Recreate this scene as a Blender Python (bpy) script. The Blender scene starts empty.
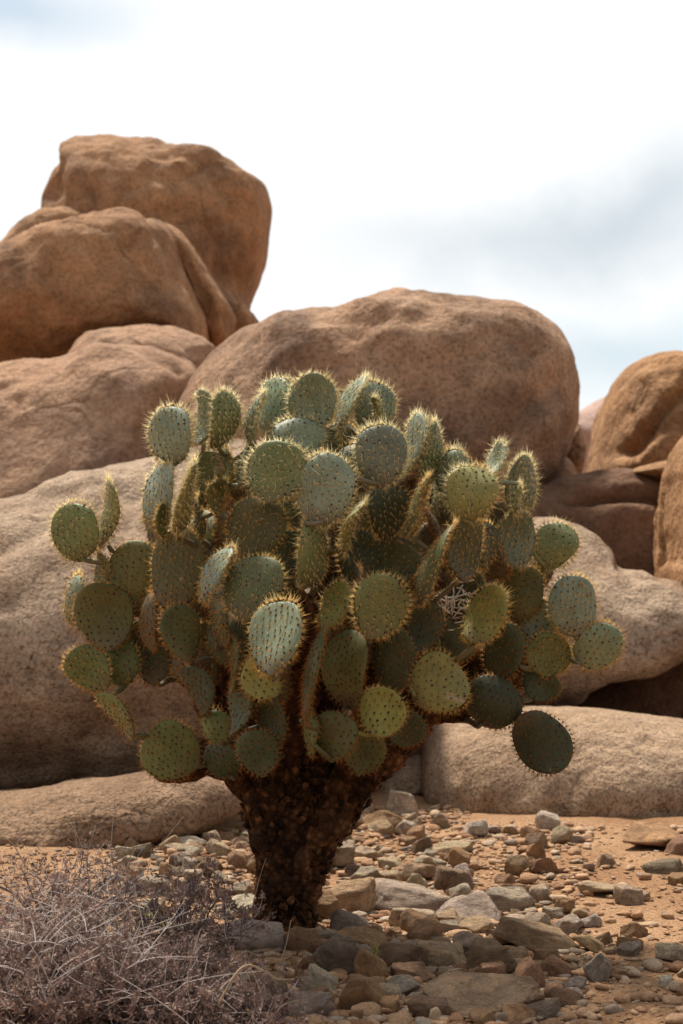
import bpy, math, random
import numpy as np
from mathutils import Vector, Matrix, noise, Euler

random.seed(7)
RNG = np.random.default_rng(11)
sc = bpy.context.scene
COL = sc.collection
R = math.radians

# ------------------------------------------------------------------ camera
W, H, F = 683, 1024, 50.0 / 36.0 * 1024
CAMH = 1.1
PITCH = math.atan(78 / F)
cam = bpy.data.cameras.new('camera')
camo = bpy.data.objects.new('camera', cam)
COL.objects.link(camo)
cam.lens = 50.0
cam.sensor_fit = 'VERTICAL'
cam.sensor_height = 36.0
cam.clip_start = 0.05
cam.clip_end = 3000
camo.location = (0, 0, CAMH)
camo.rotation_euler = (R(90) + PITCH, 0, 0)
cam.dof.use_dof = True
cam.dof.focus_distance = 4.3
cam.dof.aperture_fstop = 4.0
sc.camera = camo


def ray(px, py):
    x, z = (px - W / 2) / F, (H / 2 - py) / F
    c, s = math.cos(PITCH), math.sin(PITCH)
    return Vector((x, c - z * s, s + z * c))


def P(px, py, Y):
    d = ray(px, py)
    return Vector((0, 0, CAMH)) + d * (Y / d.y)


def G(px, py, z=0.0):
    d = ray(px, py)
    return Vector((0, 0, CAMH)) + d * ((z - CAMH) / d.z)


# ------------------------------------------------------------------ helpers
def mesh(name, verts, faces, smooth=True, mats=(), midx=None):
    verts = np.asarray(verts, dtype=np.float32).reshape(-1, 3)
    me = bpy.data.meshes.new(name)
    if isinstance(faces, np.ndarray):
        n, k = faces.shape
        me.vertices.add(len(verts))
        me.vertices.foreach_set('co', verts.ravel())
        me.loops.add(n * k)
        me.loops.foreach_set('vertex_index', faces.astype(np.int32).ravel())
        me.polygons.add(n)
        me.polygons.foreach_set('loop_start', np.arange(0, n * k, k, dtype=np.int32))
        me.update(calc_edges=True)
    else:
        me.from_pydata(verts.tolist(), [], faces)
    for m in mats:
        me.materials.append(m)
    if midx is not None:
        me.polygons.foreach_set('material_index', np.asarray(midx, dtype=np.int32))
    if smooth:
        me.polygons.foreach_set('use_smooth', np.ones(len(me.polygons), dtype=bool))
    me.update()
    return me


def obj(name, me, parent=None, loc=None):
    o = bpy.data.objects.new(name, me)
    COL.objects.link(o)
    if parent is not None:
        o.parent = parent
    if loc is not None:
        o.location = loc
    return o


def tag(o, label=None, cat=None, group=None, kind=None):
    if label:
        o['label'] = label
    if cat:
        o['category'] = cat
    if group:
        o['group'] = group
    if kind:
        o['kind'] = kind
    return o


class MB:
    def __init__(self):
        self.v, self.f, self.n = [], [], 0

    def add(self, v, f):
        v = np.asarray(v, dtype=np.float32).reshape(-1, 3)
        self.v.append(v)
        self.f.append(np.asarray(f, dtype=np.int64) + self.n)
        self.n += len(v)

    def tube(self, pts, rad, k=6, cap=True):
        """triangulated tube through pts"""
        pts = np.asarray(pts, dtype=float)
        rad = np.broadcast_to(np.asarray(rad, dtype=float), (len(pts),))
        t = np.gradient(pts, axis=0)
        t /= np.linalg.norm(t, axis=1, keepdims=True) + 1e-12
        ref = np.array([0.31, 0.9, 0.2]) if abs(t[0][1]) < 0.8 else np.array([1.0, 0.1, 0])
        a = np.cross(t, ref)
        a /= np.linalg.norm(a, axis=1, keepdims=True) + 1e-12
        b = np.cross(t, a)
        ang = np.linspace(0, 2 * math.pi, k, endpoint=False)
        ring = (pts[:, None, :] + rad[:, None, None] * (a[:, None, :] * np.cos(ang)[None, :, None]
                                                        + b[:, None, :] * np.sin(ang)[None, :, None]))
        v = ring.reshape(-1, 3)
        n = len(pts)
        i, j = np.meshgrid(np.arange(n - 1), np.arange(k), indexing='ij')
        p0, p1 = i * k + j, i * k + (j + 1) % k
        q0, q1 = p0 + k, p1 + k
        f = np.concatenate([np.stack([p0, p1, q1], -1).reshape(-1, 3), np.stack([p0, q1, q0], -1).reshape(-1, 3)])
        if cap:
            v = np.concatenate([v, pts[:1], pts[-1:]])
            c0, c1 = n * k, n * k + 1
            jj = np.arange(k)
            f = np.concatenate([f, np.stack([np.full(k, c0), (jj + 1) % k, jj], -1),
                                np.stack([np.full(k, c1), (n - 1) * k + jj, (n - 1) * k + (jj + 1) % k], -1)])
        self.add(v, f)

    def build(self, name, mats, smooth=True):
        return mesh(name, np.concatenate(self.v), np.concatenate(self.f), smooth, mats)


def spline(pts, n):
    """Catmull-Rom through pts"""
    p = np.asarray(pts, dtype=float)
    p = np.concatenate([2 * p[:1] - p[1:2], p, 2 * p[-1:] - p[-2:-1]])
    out = []
    m = len(p) - 3
    for u in np.linspace(0, m - 1e-6, n):
        i = int(u)
        t = u - i
        a, b, c, d = p[i:i + 4]
        out.append(0.5 * (2 * b + (c - a) * t + (2 * a - 5 * b + 4 * c - d) * t * t + (3 * b - a - 3 * c + d) * t ** 3))
    return np.array(out)


# ------------------------------------------------------------------ materials
def new_mat(name):
    m = bpy.data.materials.new(name)
    m.use_nodes = True
    nt = m.node_tree
    for n in list(nt.nodes):
        nt.nodes.remove(n)
    return m, nt


def nd(nt, t, **kw):
    n = nt.nodes.new(t)
    for k, v in kw.items():
        if k in ('operation', 'blend_type', 'data_type', 'feature', 'noise_dimensions', 'musgrave_type', 'type', 'vector_type'):
            setattr(n, k, v)
        else:
            n.inputs[k].default_value = v
    return n


def ramp(nt, src, stops):
    r = nt.nodes.new('ShaderNodeValToRGB')
    el = r.color_ramp.elements
    while len(el) < len(stops):
        el.new(0.5)
    for e, (p, c) in zip(el, stops):
        e.position = p
        e.color = (*c, 1) if len(c) == 3 else c
    nt.links.new(src, r.inputs['Fac'])
    return r.outputs['Color']


def mix(nt, fac, a, b, mode='MIX'):
    m = nt.nodes.new('ShaderNodeMix')
    m.data_type = 'RGBA'
    m.blend_type = mode
    for sock, val in ((m.inputs[0], fac), (m.inputs[6], a), (m.inputs[7], b)):
        if hasattr(val, 'is_linked') or hasattr(val, 'node'):
            nt.links.new(val, sock)
        elif isinstance(val, (int, float)):
            sock.default_value = val
        else:
            sock.default_value = (*val, 1)
    return m.outputs[2]


def bw(v):
    return (v, v, v)


def tex(nt, kind, vec, scale, detail=6.0, rough=0.55, dist=0.0):
    if kind == 'noise':
        n = nd(nt, 'ShaderNodeTexNoise', Scale=scale, Detail=detail, Roughness=rough, Distortion=dist)
        out = n.outputs['Fac']
    else:
        n = nd(nt, 'ShaderNodeTexVoronoi', Scale=scale)
        out = n.outputs['Distance']
    nt.links.new(vec, n.inputs['Vector'])
    return out


def bump(nt, h, strength, dist, prev=None):
    b = nd(nt, 'ShaderNodeBump', Strength=strength, Distance=dist)
    nt.links.new(h, b.inputs['Height'])
    if prev is not None:
        nt.links.new(prev, b.inputs['Normal'])
    return b.outputs['Normal']


def finish(nt, color, normal=None, rough=0.85, spec=0.25):
    p = nd(nt, 'ShaderNodeBsdfPrincipled', Roughness=rough)
    p.inputs['Specular IOR Level'].default_value = spec
    nt.links.new(color, p.inputs['Base Color'])
    if normal is not None:
        nt.links.new(normal, p.inputs['Normal'])
    o = nt.nodes.new('ShaderNodeOutputMaterial')
    nt.links.new(p.outputs[0], o.inputs[0])
    return p


def rock_mat(name, c1, c2, stain, grain=45.0, bumpd=0.012, stain_amt=0.6, speck=0.5, big=1.0):
    m, nt = new_mat(name)
    tc = nt.nodes.new('ShaderNodeTexCoord').outputs['Object']
    n1 = tex(nt, 'noise', tc, 0.9 * big, 8, 0.62, 0.6)
    base = mix(nt, ramp(nt, n1, [(0.32, bw(0)), (0.68, bw(1))]), c1, c2)
    n2 = tex(nt, 'noise', tc, 0.55 * big, 10, 0.68, 1.2)
    st = ramp(nt, n2, [(0.46, bw(0)), (0.66, bw(stain_amt))])
    base = mix(nt, st, base, stain)
    # vertical run-off streaks of desert varnish
    mp = nd(nt, 'ShaderNodeMapping', Scale=(2.6 * big, 2.6 * big, 0.5 * big))
    nt.links.new(tc, mp.inputs['Vector'])
    n5 = tex(nt, 'noise', mp.outputs[0], 1.4, 6, 0.6, 0.4)
    base = mix(nt, ramp(nt, n5, [(0.52, bw(0)), (0.75, bw(0.35 * stain_amt))]), base, stain)
    n3 = tex(nt, 'noise', tc, grain * 1.6, 3, 0.7)
    sp = ramp(nt, n3, [(0.33, bw(1 - speck)), (0.5, bw(1)), (0.68, bw(1 + 0.35 * speck))])
    base = mix(nt, 1.0, base, sp, 'MULTIPLY')
    n4 = tex(nt, 'noise', tc, 9 * big, 8, 0.7)
    base = mix(nt, 1.0, base, ramp(nt, n4, [(0.3, bw(0.72)), (0.7, bw(1.18))]), 'MULTIPLY')
    wv = nd(nt, 'ShaderNodeTexNoise', Scale=1.1 * big, Detail=5.0, Roughness=0.6)
    nt.links.new(tc, wv.inputs['Vector'])
    mxv = nt.nodes.new('ShaderNodeMix')
    mxv.data_type = 'VECTOR'
    mxv.inputs[0].default_value = 0.55
    nt.links.new(tc, mxv.inputs[4])
    nt.links.new(wv.outputs['Color'], mxv.inputs[5])
    vc = nd(nt, 'ShaderNodeTexVoronoi', feature='DISTANCE_TO_EDGE', Scale=1.1 * big)
    nt.links.new(mxv.outputs[1], vc.inputs['Vector'])
    msk = ramp(nt, tex(nt, 'noise', tc, 0.8 * big, 3, 0.5), [(0.54, bw(0)), (0.70, bw(0.6))])
    inv = nd(nt, 'ShaderNodeMath', operation='SUBTRACT')
    inv.inputs[0].default_value = 1.0
    nt.links.new(msk, inv.inputs[1])
    msk = inv.outputs[0]
    crk = mix(nt, msk, ramp(nt, vc.outputs['Distance'], [(0.0, bw(0)), (0.012, bw(0.9)), (0.03, bw(1))]), bw(1))
    base = mix(nt, 1.0, base, ramp(nt, crk, [(0.0, (0.5, 0.45, 0.42)), (1.0, bw(1))]), 'MULTIPLY')
    h1 = tex(nt, 'noise', tc, grain * 0.22, 6, 0.65)
    h2 = tex(nt, 'noise', tc, grain, 4, 0.65)
    h3 = tex(nt, 'noise', tc, 2.2 * big, 6, 0.6)
    nrm = bump(nt, h3, 0.55, 0.10)
    nrm = bump(nt, crk, 0.7, 0.05, nrm)
    nrm = bump(nt, h1, 0.8, bumpd * 2.2, nrm)
    nrm = bump(nt, h2, 0.9, bumpd, nrm)
    finish(nt, base, nrm, 0.9, 0.15)
    return m


M_far = rock_mat('rock_far', (0.32, 0.168, 0.085), (0.46, 0.275, 0.155), (0.13, 0.072, 0.045), 18, 0.03, 0.9, 0.4, 0.55)
M_slab = rock_mat('rock_slab', (0.37, 0.215, 0.13), (0.47, 0.305, 0.20), (0.20, 0.12, 0.09), 16, 0.03, 0.75, 0.35, 0.6)
M_mid = rock_mat('rock_mid', (0.34, 0.195, 0.115), (0.47, 0.31, 0.205), (0.125, 0.075, 0.055), 20, 0.035, 0.95, 0.5, 0.7)
M_orange = rock_mat('rock_orange', (0.33, 0.17, 0.08), (0.45, 0.265, 0.135), (0.15, 0.08, 0.05), 16, 0.03, 0.75, 0.35, 0.8)
M_mauve = rock_mat('rock_mauve', (0.40, 0.27, 0.23), (0.46, 0.33, 0.28), (0.3, 0.2, 0.18), 14, 0.02, 0.4, 0.25, 0.5)
M_dark_shade = rock_mat('rock_dark_shade', (0.14, 0.075, 0.045), (0.22, 0.125, 0.08), (0.08, 0.045, 0.03), 22, 0.02, 0.7, 0.3, 0.9)  # dark rock, its colour lowered further to hold the shade of the gaps
M_near = rock_mat('granite_near', (0.34, 0.23, 0.15), (0.53, 0.405, 0.30), (0.17, 0.10, 0.06), 34, 0.026, 0.85, 0.55, 1.0)
M_pale = rock_mat('granite_pale', (0.35, 0.23, 0.145), (0.45, 0.325, 0.225), (0.22, 0.13, 0.075), 40, 0.018, 0.6, 0.6, 1.2)
M_brown_shade = rock_mat('granite_brown_shade', (0.22, 0.135, 0.08), (0.33, 0.215, 0.14), (0.12, 0.07, 0.04), 40, 0.018, 0.7, 0.7, 1.2)  # brown granite, darkened so the slab's shade is in the colour


def ground_mat():
    m, nt = new_mat('desert_soil')
    tc = nt.nodes.new('ShaderNodeTexCoord').outputs['Object']
    n1 = tex(nt, 'noise', tc, 0.9, 8, 0.6, 0.5)
    base = mix(nt, ramp(nt, n1, [(0.35, bw(0)), (0.65, bw(1))]), (0.29, 0.155, 0.08), (0.46, 0.285, 0.165))
    n2 = tex(nt, 'noise', tc, 70, 4, 0.7)
    base = mix(nt, 1.0, base, ramp(nt, n2, [(0.3, bw(0.6)), (0.5, bw(1)), (0.7, bw(1.3))]), 'MULTIPLY')
    n3 = tex(nt, 'noise', tc, 260, 2, 0.6)
    base = mix(nt, 1.0, base, ramp(nt, n3, [(0.3, bw(0.65)), (0.7, bw(1.3))]), 'MULTIPLY')
    nrm = bump(nt, tex(nt, 'noise', tc, 14, 6, 0.7), 0.8, 0.03)
    nrm = bump(nt, n2, 0.9, 0.012, nrm)
    nrm = bump(nt, n3, 0.8, 0.004, nrm)
    finish(nt, base, nrm, 0.95, 0.1)
    return m


M_ground = ground_mat()


def stone_mat():
    m, nt = new_mat('loose_stone')
    tc = nt.nodes.new('ShaderNodeTexCoord').outputs['Object']
    oi = nt.nodes.new('ShaderNodeObjectInfo')
    add = nd(nt, 'ShaderNodeVectorMath', operation='ADD')
    nt.links.new(tc, add.inputs[0])
    sc_ = nd(nt, 'ShaderNodeMath', operation='MULTIPLY')
    sc_.inputs[1].default_value = 37.0
    nt.links.new(oi.outputs['Random'], sc_.inputs[0])
    nt.links.new(sc_.outputs[0], add.inputs[1])
    v = add.outputs[0]
    col = oi.outputs['Color']
    n1 = tex(nt, 'noise', v, 1.6, 7, 0.65, 0.8)
    base = mix(nt, 1.0, col, ramp(nt, n1, [(0.28, (0.45, 0.4, 0.37)), (0.5, bw(1)), (0.72, (1.45, 1.38, 1.25))]), 'MULTIPLY')
    n4 = tex(nt, 'noise', v, 2.4, 5, 0.6, 1.5)
    base = mix(nt, ramp(nt, n4, [(0.55, bw(0)), (0.66, bw(0.6))]), base, (0.33, 0.20, 0.11))
    n2 = tex(nt, 'noise', v, 22, 4, 0.75)
    base = mix(nt, 1.0, base, ramp(nt, n2, [(0.3, bw(0.65)), (0.7, bw(1.3))]), 'MULTIPLY')
    nrm = bump(nt, tex(nt, 'noise', v, 5, 7, 0.72), 0.8, 0.14)
    nrm = bump(nt, n2, 0.6, 0.03, nrm)
    finish(nt, base, nrm, 0.8, 0.25)
    return m


M_stone = stone_mat()


def gravel_mat():
    m, nt = new_mat('gravel_mix')
    ge = nt.nodes.new('ShaderNodeNewGeometry')
    c = ramp(nt, ge.outputs['Random Per Island'],
             [(0.0, (0.20, 0.10, 0.055)), (0.2, (0.36, 0.21, 0.12)), (0.45, (0.43, 0.28, 0.17)), (0.6, (0.30, 0.16, 0.085)),
              (0.78, (0.42, 0.30, 0.2)), (0.9, (0.2, 0.15, 0.12)), (1.0, (0.48, 0.38, 0.28))])
    tc = nt.nodes.new('ShaderNodeTexCoord').outputs['Object']
    n2 = tex(nt, 'noise', tc, 120, 3, 0.7)
    c = mix(nt, 1.0, c, ramp(nt, n2, [(0.3, bw(0.7)), (0.7, bw(1.25))]), 'MULTIPLY')
    finish(nt, c, bump(nt, n2, 0.6, 0.006), 0.9, 0.15)
    return m


M_gravel = gravel_mat()


def pad_mat():
    m, nt = new_mat('cactus_skin')
    tc = nt.nodes.new('ShaderNodeTexCoord').outputs['Object']
    oi = nt.nodes.new('ShaderNodeObjectInfo')
    add = nd(nt, 'ShaderNodeVectorMath', operation='ADD')
    sc_ = nd(nt, 'ShaderNodeMath', operation='MULTIPLY')
    sc_.inputs[1].default_value = 41.0
    nt.links.new(oi.outputs['Random'], sc_.inputs[0])
    nt.links.new(tc, add.inputs[0])
    nt.links.new(sc_.outputs[0], add.inputs[1])
    v = add.outputs[0]
    n1 = tex(nt, 'noise', v, 14, 6, 0.6)
    base = mix(nt, 1.0, oi.outputs['Color'], ramp(nt, n1, [(0.3, (0.72, 0.76, 0.72)), (0.7, (1.25, 1.2, 1.2))]), 'MULTIPLY')
    # corky scars
    n2 = tex(nt, 'noise', v, 9, 7, 0.7, 1.0)
    base = mix(nt, ramp(nt, n2, [(0.635, bw(0)), (0.68, bw(0.8))]), base, (0.36, 0.26, 0.18))
    sx = nt.nodes.new('ShaderNodeSeparateXYZ')
    nt.links.new(tc, sx.inputs[0])
    yy = nd(nt, 'ShaderNodeMath', operation='MULTIPLY_ADD')
    nt.links.new(n2, yy.inputs[0])
    yy.inputs[1].default_value = 0.10
    nt.links.new(sx.outputs['Y'], yy.inputs[2])
    mrb = nd(nt, 'ShaderNodeMapRange')
    mrb.inputs['From Min'].default_value = -0.05
    mrb.inputs['From Max'].default_value = 0.01
    mrb.inputs['To Min'].default_value = 0.75
    mrb.inputs['To Max'].default_value = 0.0
    nt.links.new(yy.outputs[0], mrb.inputs['Value'])
    base = mix(nt, mrb.outputs[0], base, (0.12, 0.085, 0.045))
    n3 = tex(nt, 'noise', v, 90, 4, 0.7)
    base = mix(nt, 1.0, base, ramp(nt, n3, [(0.3, bw(0.85)), (0.7, bw(1.12))]), 'MULTIPLY')
    nrm = bump(nt, n1, 0.25, 0.006)
    nrm = bump(nt, n3, 0.3, 0.0015, nrm)
    p = finish(nt, base, nrm, 0.55, 0.35)
    p.inputs['Sheen Weight'].default_value = 0.04
    p.inputs['Sheen Roughness'].default_value = 0.4
    p.inputs['Sheen Tint'].default_value = (0.75, 0.9, 0.95, 1)
    return m


M_pad = pad_mat()


def plain(name, c, rough=0.85, nscale=60, var=0.35, bumpd=0.003, objcol=False, transl=0.0):
    m, nt = new_mat(name)
    tc = nt.nodes.new('ShaderNodeTexCoord').outputs['Object']
    n1 = tex(nt, 'noise', tc, nscale, 4, 0.65)
    src = nt.nodes.new('ShaderNodeObjectInfo').outputs['Color'] if objcol else c
    base = mix(nt, 1.0, src, ramp(nt, n1, [(0.3, bw(1 - var)), (0.7, bw(1 + var))]), 'MULTIPLY')
    p = finish(nt, base, bump(nt, n1, 0.6, bumpd) if bumpd else None, rough, 0.2)
    if transl:
        t = nt.nodes.new('ShaderNodeBsdfTranslucent')
        nt.links.new(base, t.inputs['Color'])
        mx = nt.nodes.new('ShaderNodeMixShader')
        mx.inputs[0].default_value = transl
        nt.links.new(p.outputs[0], mx.inputs[1])
        nt.links.new(t.outputs[0], mx.inputs[2])
        out = [n for n in nt.nodes if n.type == 'OUTPUT_MATERIAL'][0]
        nt.links.new(mx.outputs[0], out.inputs[0])
    return m


M_areole = plain('areole_felt', (0.055, 0.03, 0.025), 0.95, 300, 0.4, 0)
M_spine = plain('cactus_spine', None, 0.5, 80, 0.15, 0, objcol=True, transl=0.55)
M_trunk = None


def trunk_mat():
    m, nt = new_mat('old_cactus_bark')
    tc = nt.nodes.new('ShaderNodeTexCoord').outputs['Object']
    n1 = tex(nt, 'noise', tc, 9, 8, 0.7, 0.6)
    vz = nd(nt, 'ShaderNodeTexVoronoi', Scale=38.0)
    nt.links.new(tc, vz.inputs['Vector'])
    c = ramp(nt, n1, [(0.3, (0.022, 0.014, 0.010)), (0.5, (0.075, 0.038, 0.021)), (0.66, (0.155, 0.08, 0.04)), (0.8, (0.24, 0.17, 0.11))])
    c = mix(nt, 1.0, c, ramp(nt, vz.outputs['Distance'], [(0.0, bw(1.5)), (0.55, bw(0.45))]), 'MULTIPLY')
    ge = nt.nodes.new('ShaderNodeNewGeometry')
    c = mix(nt, 1.0, c, ramp(nt, ge.outputs['Random Per Island'], [(0.0, bw(0.6)), (0.6, (1.3, 1.15, 1.0)), (0.85, (2.2, 1.9, 1.5)), (1.0, (2.4, 2.2, 2.0))]), 'MULTIPLY')
    nrm = bump(nt, n1, 0.9, 0.02)
    nrm = bump(nt, vz.outputs['Distance'], -1.0 if False else 0.9, 0.012, nrm)
    finish(nt, c, nrm, 0.95, 0.1)
    return m


M_trunk = trunk_mat()
M_straw = plain('dry_straw', (0.42, 0.32, 0.22), 0.8, 20, 0.3, 0, transl=0.2)
M_stem = plain('dry_stem', (0.15, 0.105, 0.095), 0.9, 25, 0.45, 0)
M_twig = plain('dry_twig', (0.46, 0.40, 0.375), 0.9, 25, 0.4, 0)
M_bud = plain('dry_bud', (0.205, 0.14, 0.125), 0.9, 14, 0.55, 0, transl=0.25)
M_budp = plain('dry_bud_pale', (0.36, 0.25, 0.21), 0.9, 14, 0.5, 0, transl=0.25)
M_green = plain('sprig_leaf', (0.36, 0.32, 0.10), 0.7, 40, 0.3, 0, transl=0.3)
M_dead = plain('dead_pad_fibre', (0.62, 0.56, 0.48), 0.9, 60, 0.3, 0.002)

# ------------------------------------------------------------------ world and sun
SUN_EL, SUN_AZ = 61.0, -27.0        # azimuth measured from +Y towards +X
w = bpy.data.worlds.new('World')
sc.world = w
w.use_nodes = True
nt = w.node_tree
for n in list(nt.nodes):
    nt.nodes.remove(n)
sky = nt.nodes.new('ShaderNodeTexSky')
sky.sky_type = 'NISHITA'
sky.sun_disc = False
sky.sun_elevation = R(SUN_EL)
sky.sun_rotation = R(SUN_AZ)
sky.air_density = 1.2
sky.dust_density = 2.5
bg1 = nt.nodes.new('ShaderNodeBackground')
bg1.inputs['Strength'].default_value = 0.08
nt.links.new(sky.outputs[0], bg1.inputs['Color'])
tcv = nt.nodes.new('ShaderNodeTexCoord').outputs['Generated']
# thin high cloud over nearly the whole sky, torn open in a few places
cl = tex(nt, 'noise', tcv, 2.3, 7, 0.55, 0.6)
cover = ramp(nt, cl, [(0.22, bw(0.86)), (0.5, bw(0.99))])
shade = tex(nt, 'noise', tcv, 4.0, 6, 0.5, 0.8)
ccol = mix(nt, ramp(nt, shade, [(0.35, bw(0)), (0.65, bw(1))]), (0.90, 0.93, 0.95), (1.0, 1.0, 1.0))


def blob(px, py, lo, hi, warp=0.06):
    """soft patch of sky around one direction, its edge torn by noise"""
    d = ray(px, py).normalized()
    wn = nd(nt, 'ShaderNodeTexNoise', Scale=5.0, Detail=6.0, Roughness=0.55)
    nt.links.new(tcv, wn.inputs['Vector'])
    sub = nd(nt, 'ShaderNodeVectorMath', operation='SUBTRACT')
    nt.links.new(wn.outputs['Color'], sub.inputs[0])
    sub.inputs[1].default_value = (0.5, 0.5, 0.5)
    scl = nd(nt, 'ShaderNodeVectorMath', operation='SCALE')
    scl.inputs['Scale'].default_value = warp
    nt.links.new(sub.outputs[0], scl.inputs[0])
    ad = nd(nt, 'ShaderNodeVectorMath', operation='ADD')
    nt.links.new(tcv, ad.inputs[0])
    nt.links.new(scl.outputs[0], ad.inputs[1])
    df = nd(nt, 'ShaderNodeVectorMath', operation='SUBTRACT')
    nt.links.new(ad.outputs[0], df.inputs[0])
    df.inputs[1].default_value = d
    st = nd(nt, 'ShaderNodeVectorMath', operation='MULTIPLY')
    nt.links.new(df.outputs[0], st.inputs[0])
    st.inputs[1].default_value = (0.36, 1.0, 1.7)
    ln = nd(nt, 'ShaderNodeVectorMath', operation='LENGTH')
    nt.links.new(st.outputs[0], ln.inputs[0])
    return ramp(nt, ln.outputs['Value'], [(lo, bw(1)), (hi, bw(0))])


b1 = blob(600, 232, 0.0, 0.085, 0.16)
b2 = blob(620, 350, 0.0, 0.06, 0.10)
b3 = blob(-30, 0, 0.01, 0.055, 0.06)
ccol = mix(nt, b1, ccol, (0.60, 0.665, 0.71))
ccol = mix(nt, b2, ccol, (0.64, 0.75, 0.81))
ccol = mix(nt, b3, ccol, (0.60, 0.70, 0.80))
bg2 = nt.nodes.new('ShaderNodeBackground')
sdot = nd(nt, 'ShaderNodeVectorMath', operation='DOT_PRODUCT')
nt.links.new(tcv, sdot.inputs[0])
sdot.inputs[1].default_value = (-0.25, 0.93, 0.27)
mr = nd(nt, 'ShaderNodeMapRange')
mr.inputs['From Min'].default_value = -0.6
mr.inputs['From Max'].default_value = 0.85
mr.inputs['To Min'].default_value = 0.35
mr.inputs['To Max'].default_value = 0.86
nt.links.new(sdot.outputs['Value'], mr.inputs['Value'])
nt.links.new(mr.outputs[0], bg2.inputs['Strength'])
nt.links.new(ccol, bg2.inputs['Color'])
mxs = nt.nodes.new('ShaderNodeMixShader')
nt.links.new(cover, mxs.inputs[0])
nt.links.new(bg1.outputs[0], mxs.inputs[1])
nt.links.new(bg2.outputs[0], mxs.inputs[2])
wo = nt.nodes.new('ShaderNodeOutputWorld')
nt.links.new(mxs.outputs[0], wo.inputs[0])

sd = bpy.data.lights.new('sun', 'SUN')
sd.energy = 5.0
sd.angle = R(5.0)
sd.color = (1.0, 0.91, 0.78)
so = bpy.data.objects.new('sun', sd)
COL.objects.link(so)
sv = Vector((math.sin(R(SUN_AZ)) * math.cos(R(SUN_EL)), math.cos(R(SUN_AZ)) * math.cos(R(SUN_EL)), math.sin(R(SUN_EL))))
so.rotation_euler = (-sv).to_track_quat('-Z', 'Y').to_euler()
so.location = (-4, 4, 8)

# ------------------------------------------------------------------ ground
def gheight(x, y):
    h = 0.035 * noise.fractal(Vector((x * 0.7, y * 0.7, 3.1)), 1.0, 2.0, 4) + 0.012 * noise.fractal(Vector((x * 5, y * 5, 1.7)), 1.0, 2.0, 3)
    if y > 9:
        h += min(1.6, 0.05 * (y - 9) ** 1.2)
    return h


def axis(lo, hi, step, far):
    a = list(np.arange(lo, hi + 1e-6, step))
    s = step
    while a[-1] < far:
        s *= 1.35
        a.append(a[-1] + s)
    s = step
    while a[0] > -far:
        s *= 1.35
        a.insert(0, a[0] - s)
    return np.array(a)


gx, gy = axis(-2.6, 3.2, 0.035, 900), axis(3.0, 9.0, 0.035, 1500)
gv = [(x, y, gheight(x, y) if abs(x) < 60 and abs(y) < 60 else 1.0) for y in gy for x in gx]
nx, ny = len(gx), len(gy)
ii, jj = np.meshgrid(np.arange(ny - 1), np.arange(nx - 1), indexing='ij')
a_ = ii * nx + jj
gf = np.stack([a_, a_ + 1, a_ + nx + 1, a_ + nx], -1).reshape(-1, 4)
tag(obj('ground', mesh('ground', gv, gf, True, [M_ground])), kind='structure')

# ------------------------------------------------------------------ boulders
_ico = {}


def ico(sub):
    if sub not in _ico:
        import bmesh
        bm = bmesh.new()
        bmesh.ops.create_icosphere(bm, subdivisions=sub, radius=1.0)
        v = np.array([q.co[:] for q in bm.verts])
        f = np.array([[q.index for q in t.verts] for t in bm.faces])
        bm.free()
        _ico[sub] = (v, f)
    return _ico[sub]


def radial(poly, c, n=720):
    """outermost distance from c to the polygon for n directions"""
    out = np.zeros(n)
    p = np.asarray(poly, float)
    q = np.roll(p, -1, axis=0)
    for k in range(n):
        t = 2 * math.pi * k / n
        dx, dz = math.cos(t), math.sin(t)
        e = q - p
        den = dx * e[:, 1] - dz * e[:, 0]
        den = np.where(np.abs(den) < 1e-9, 1e-9, den)
        r = ((p[:, 0] - c[0]) * e[:, 1] - (p[:, 1] - c[1]) * e[:, 0]) / den
        s = ((p[:, 0] - c[0]) * dz - (p[:, 1] - c[1]) * dx) / den
        ok = (s >= -1e-6) & (s <= 1 + 1e-6) & (r > 0)
        out[k] = r[ok].max() if ok.any() else 0
    out[out == 0] = out[out > 0].mean()
    return out


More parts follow.
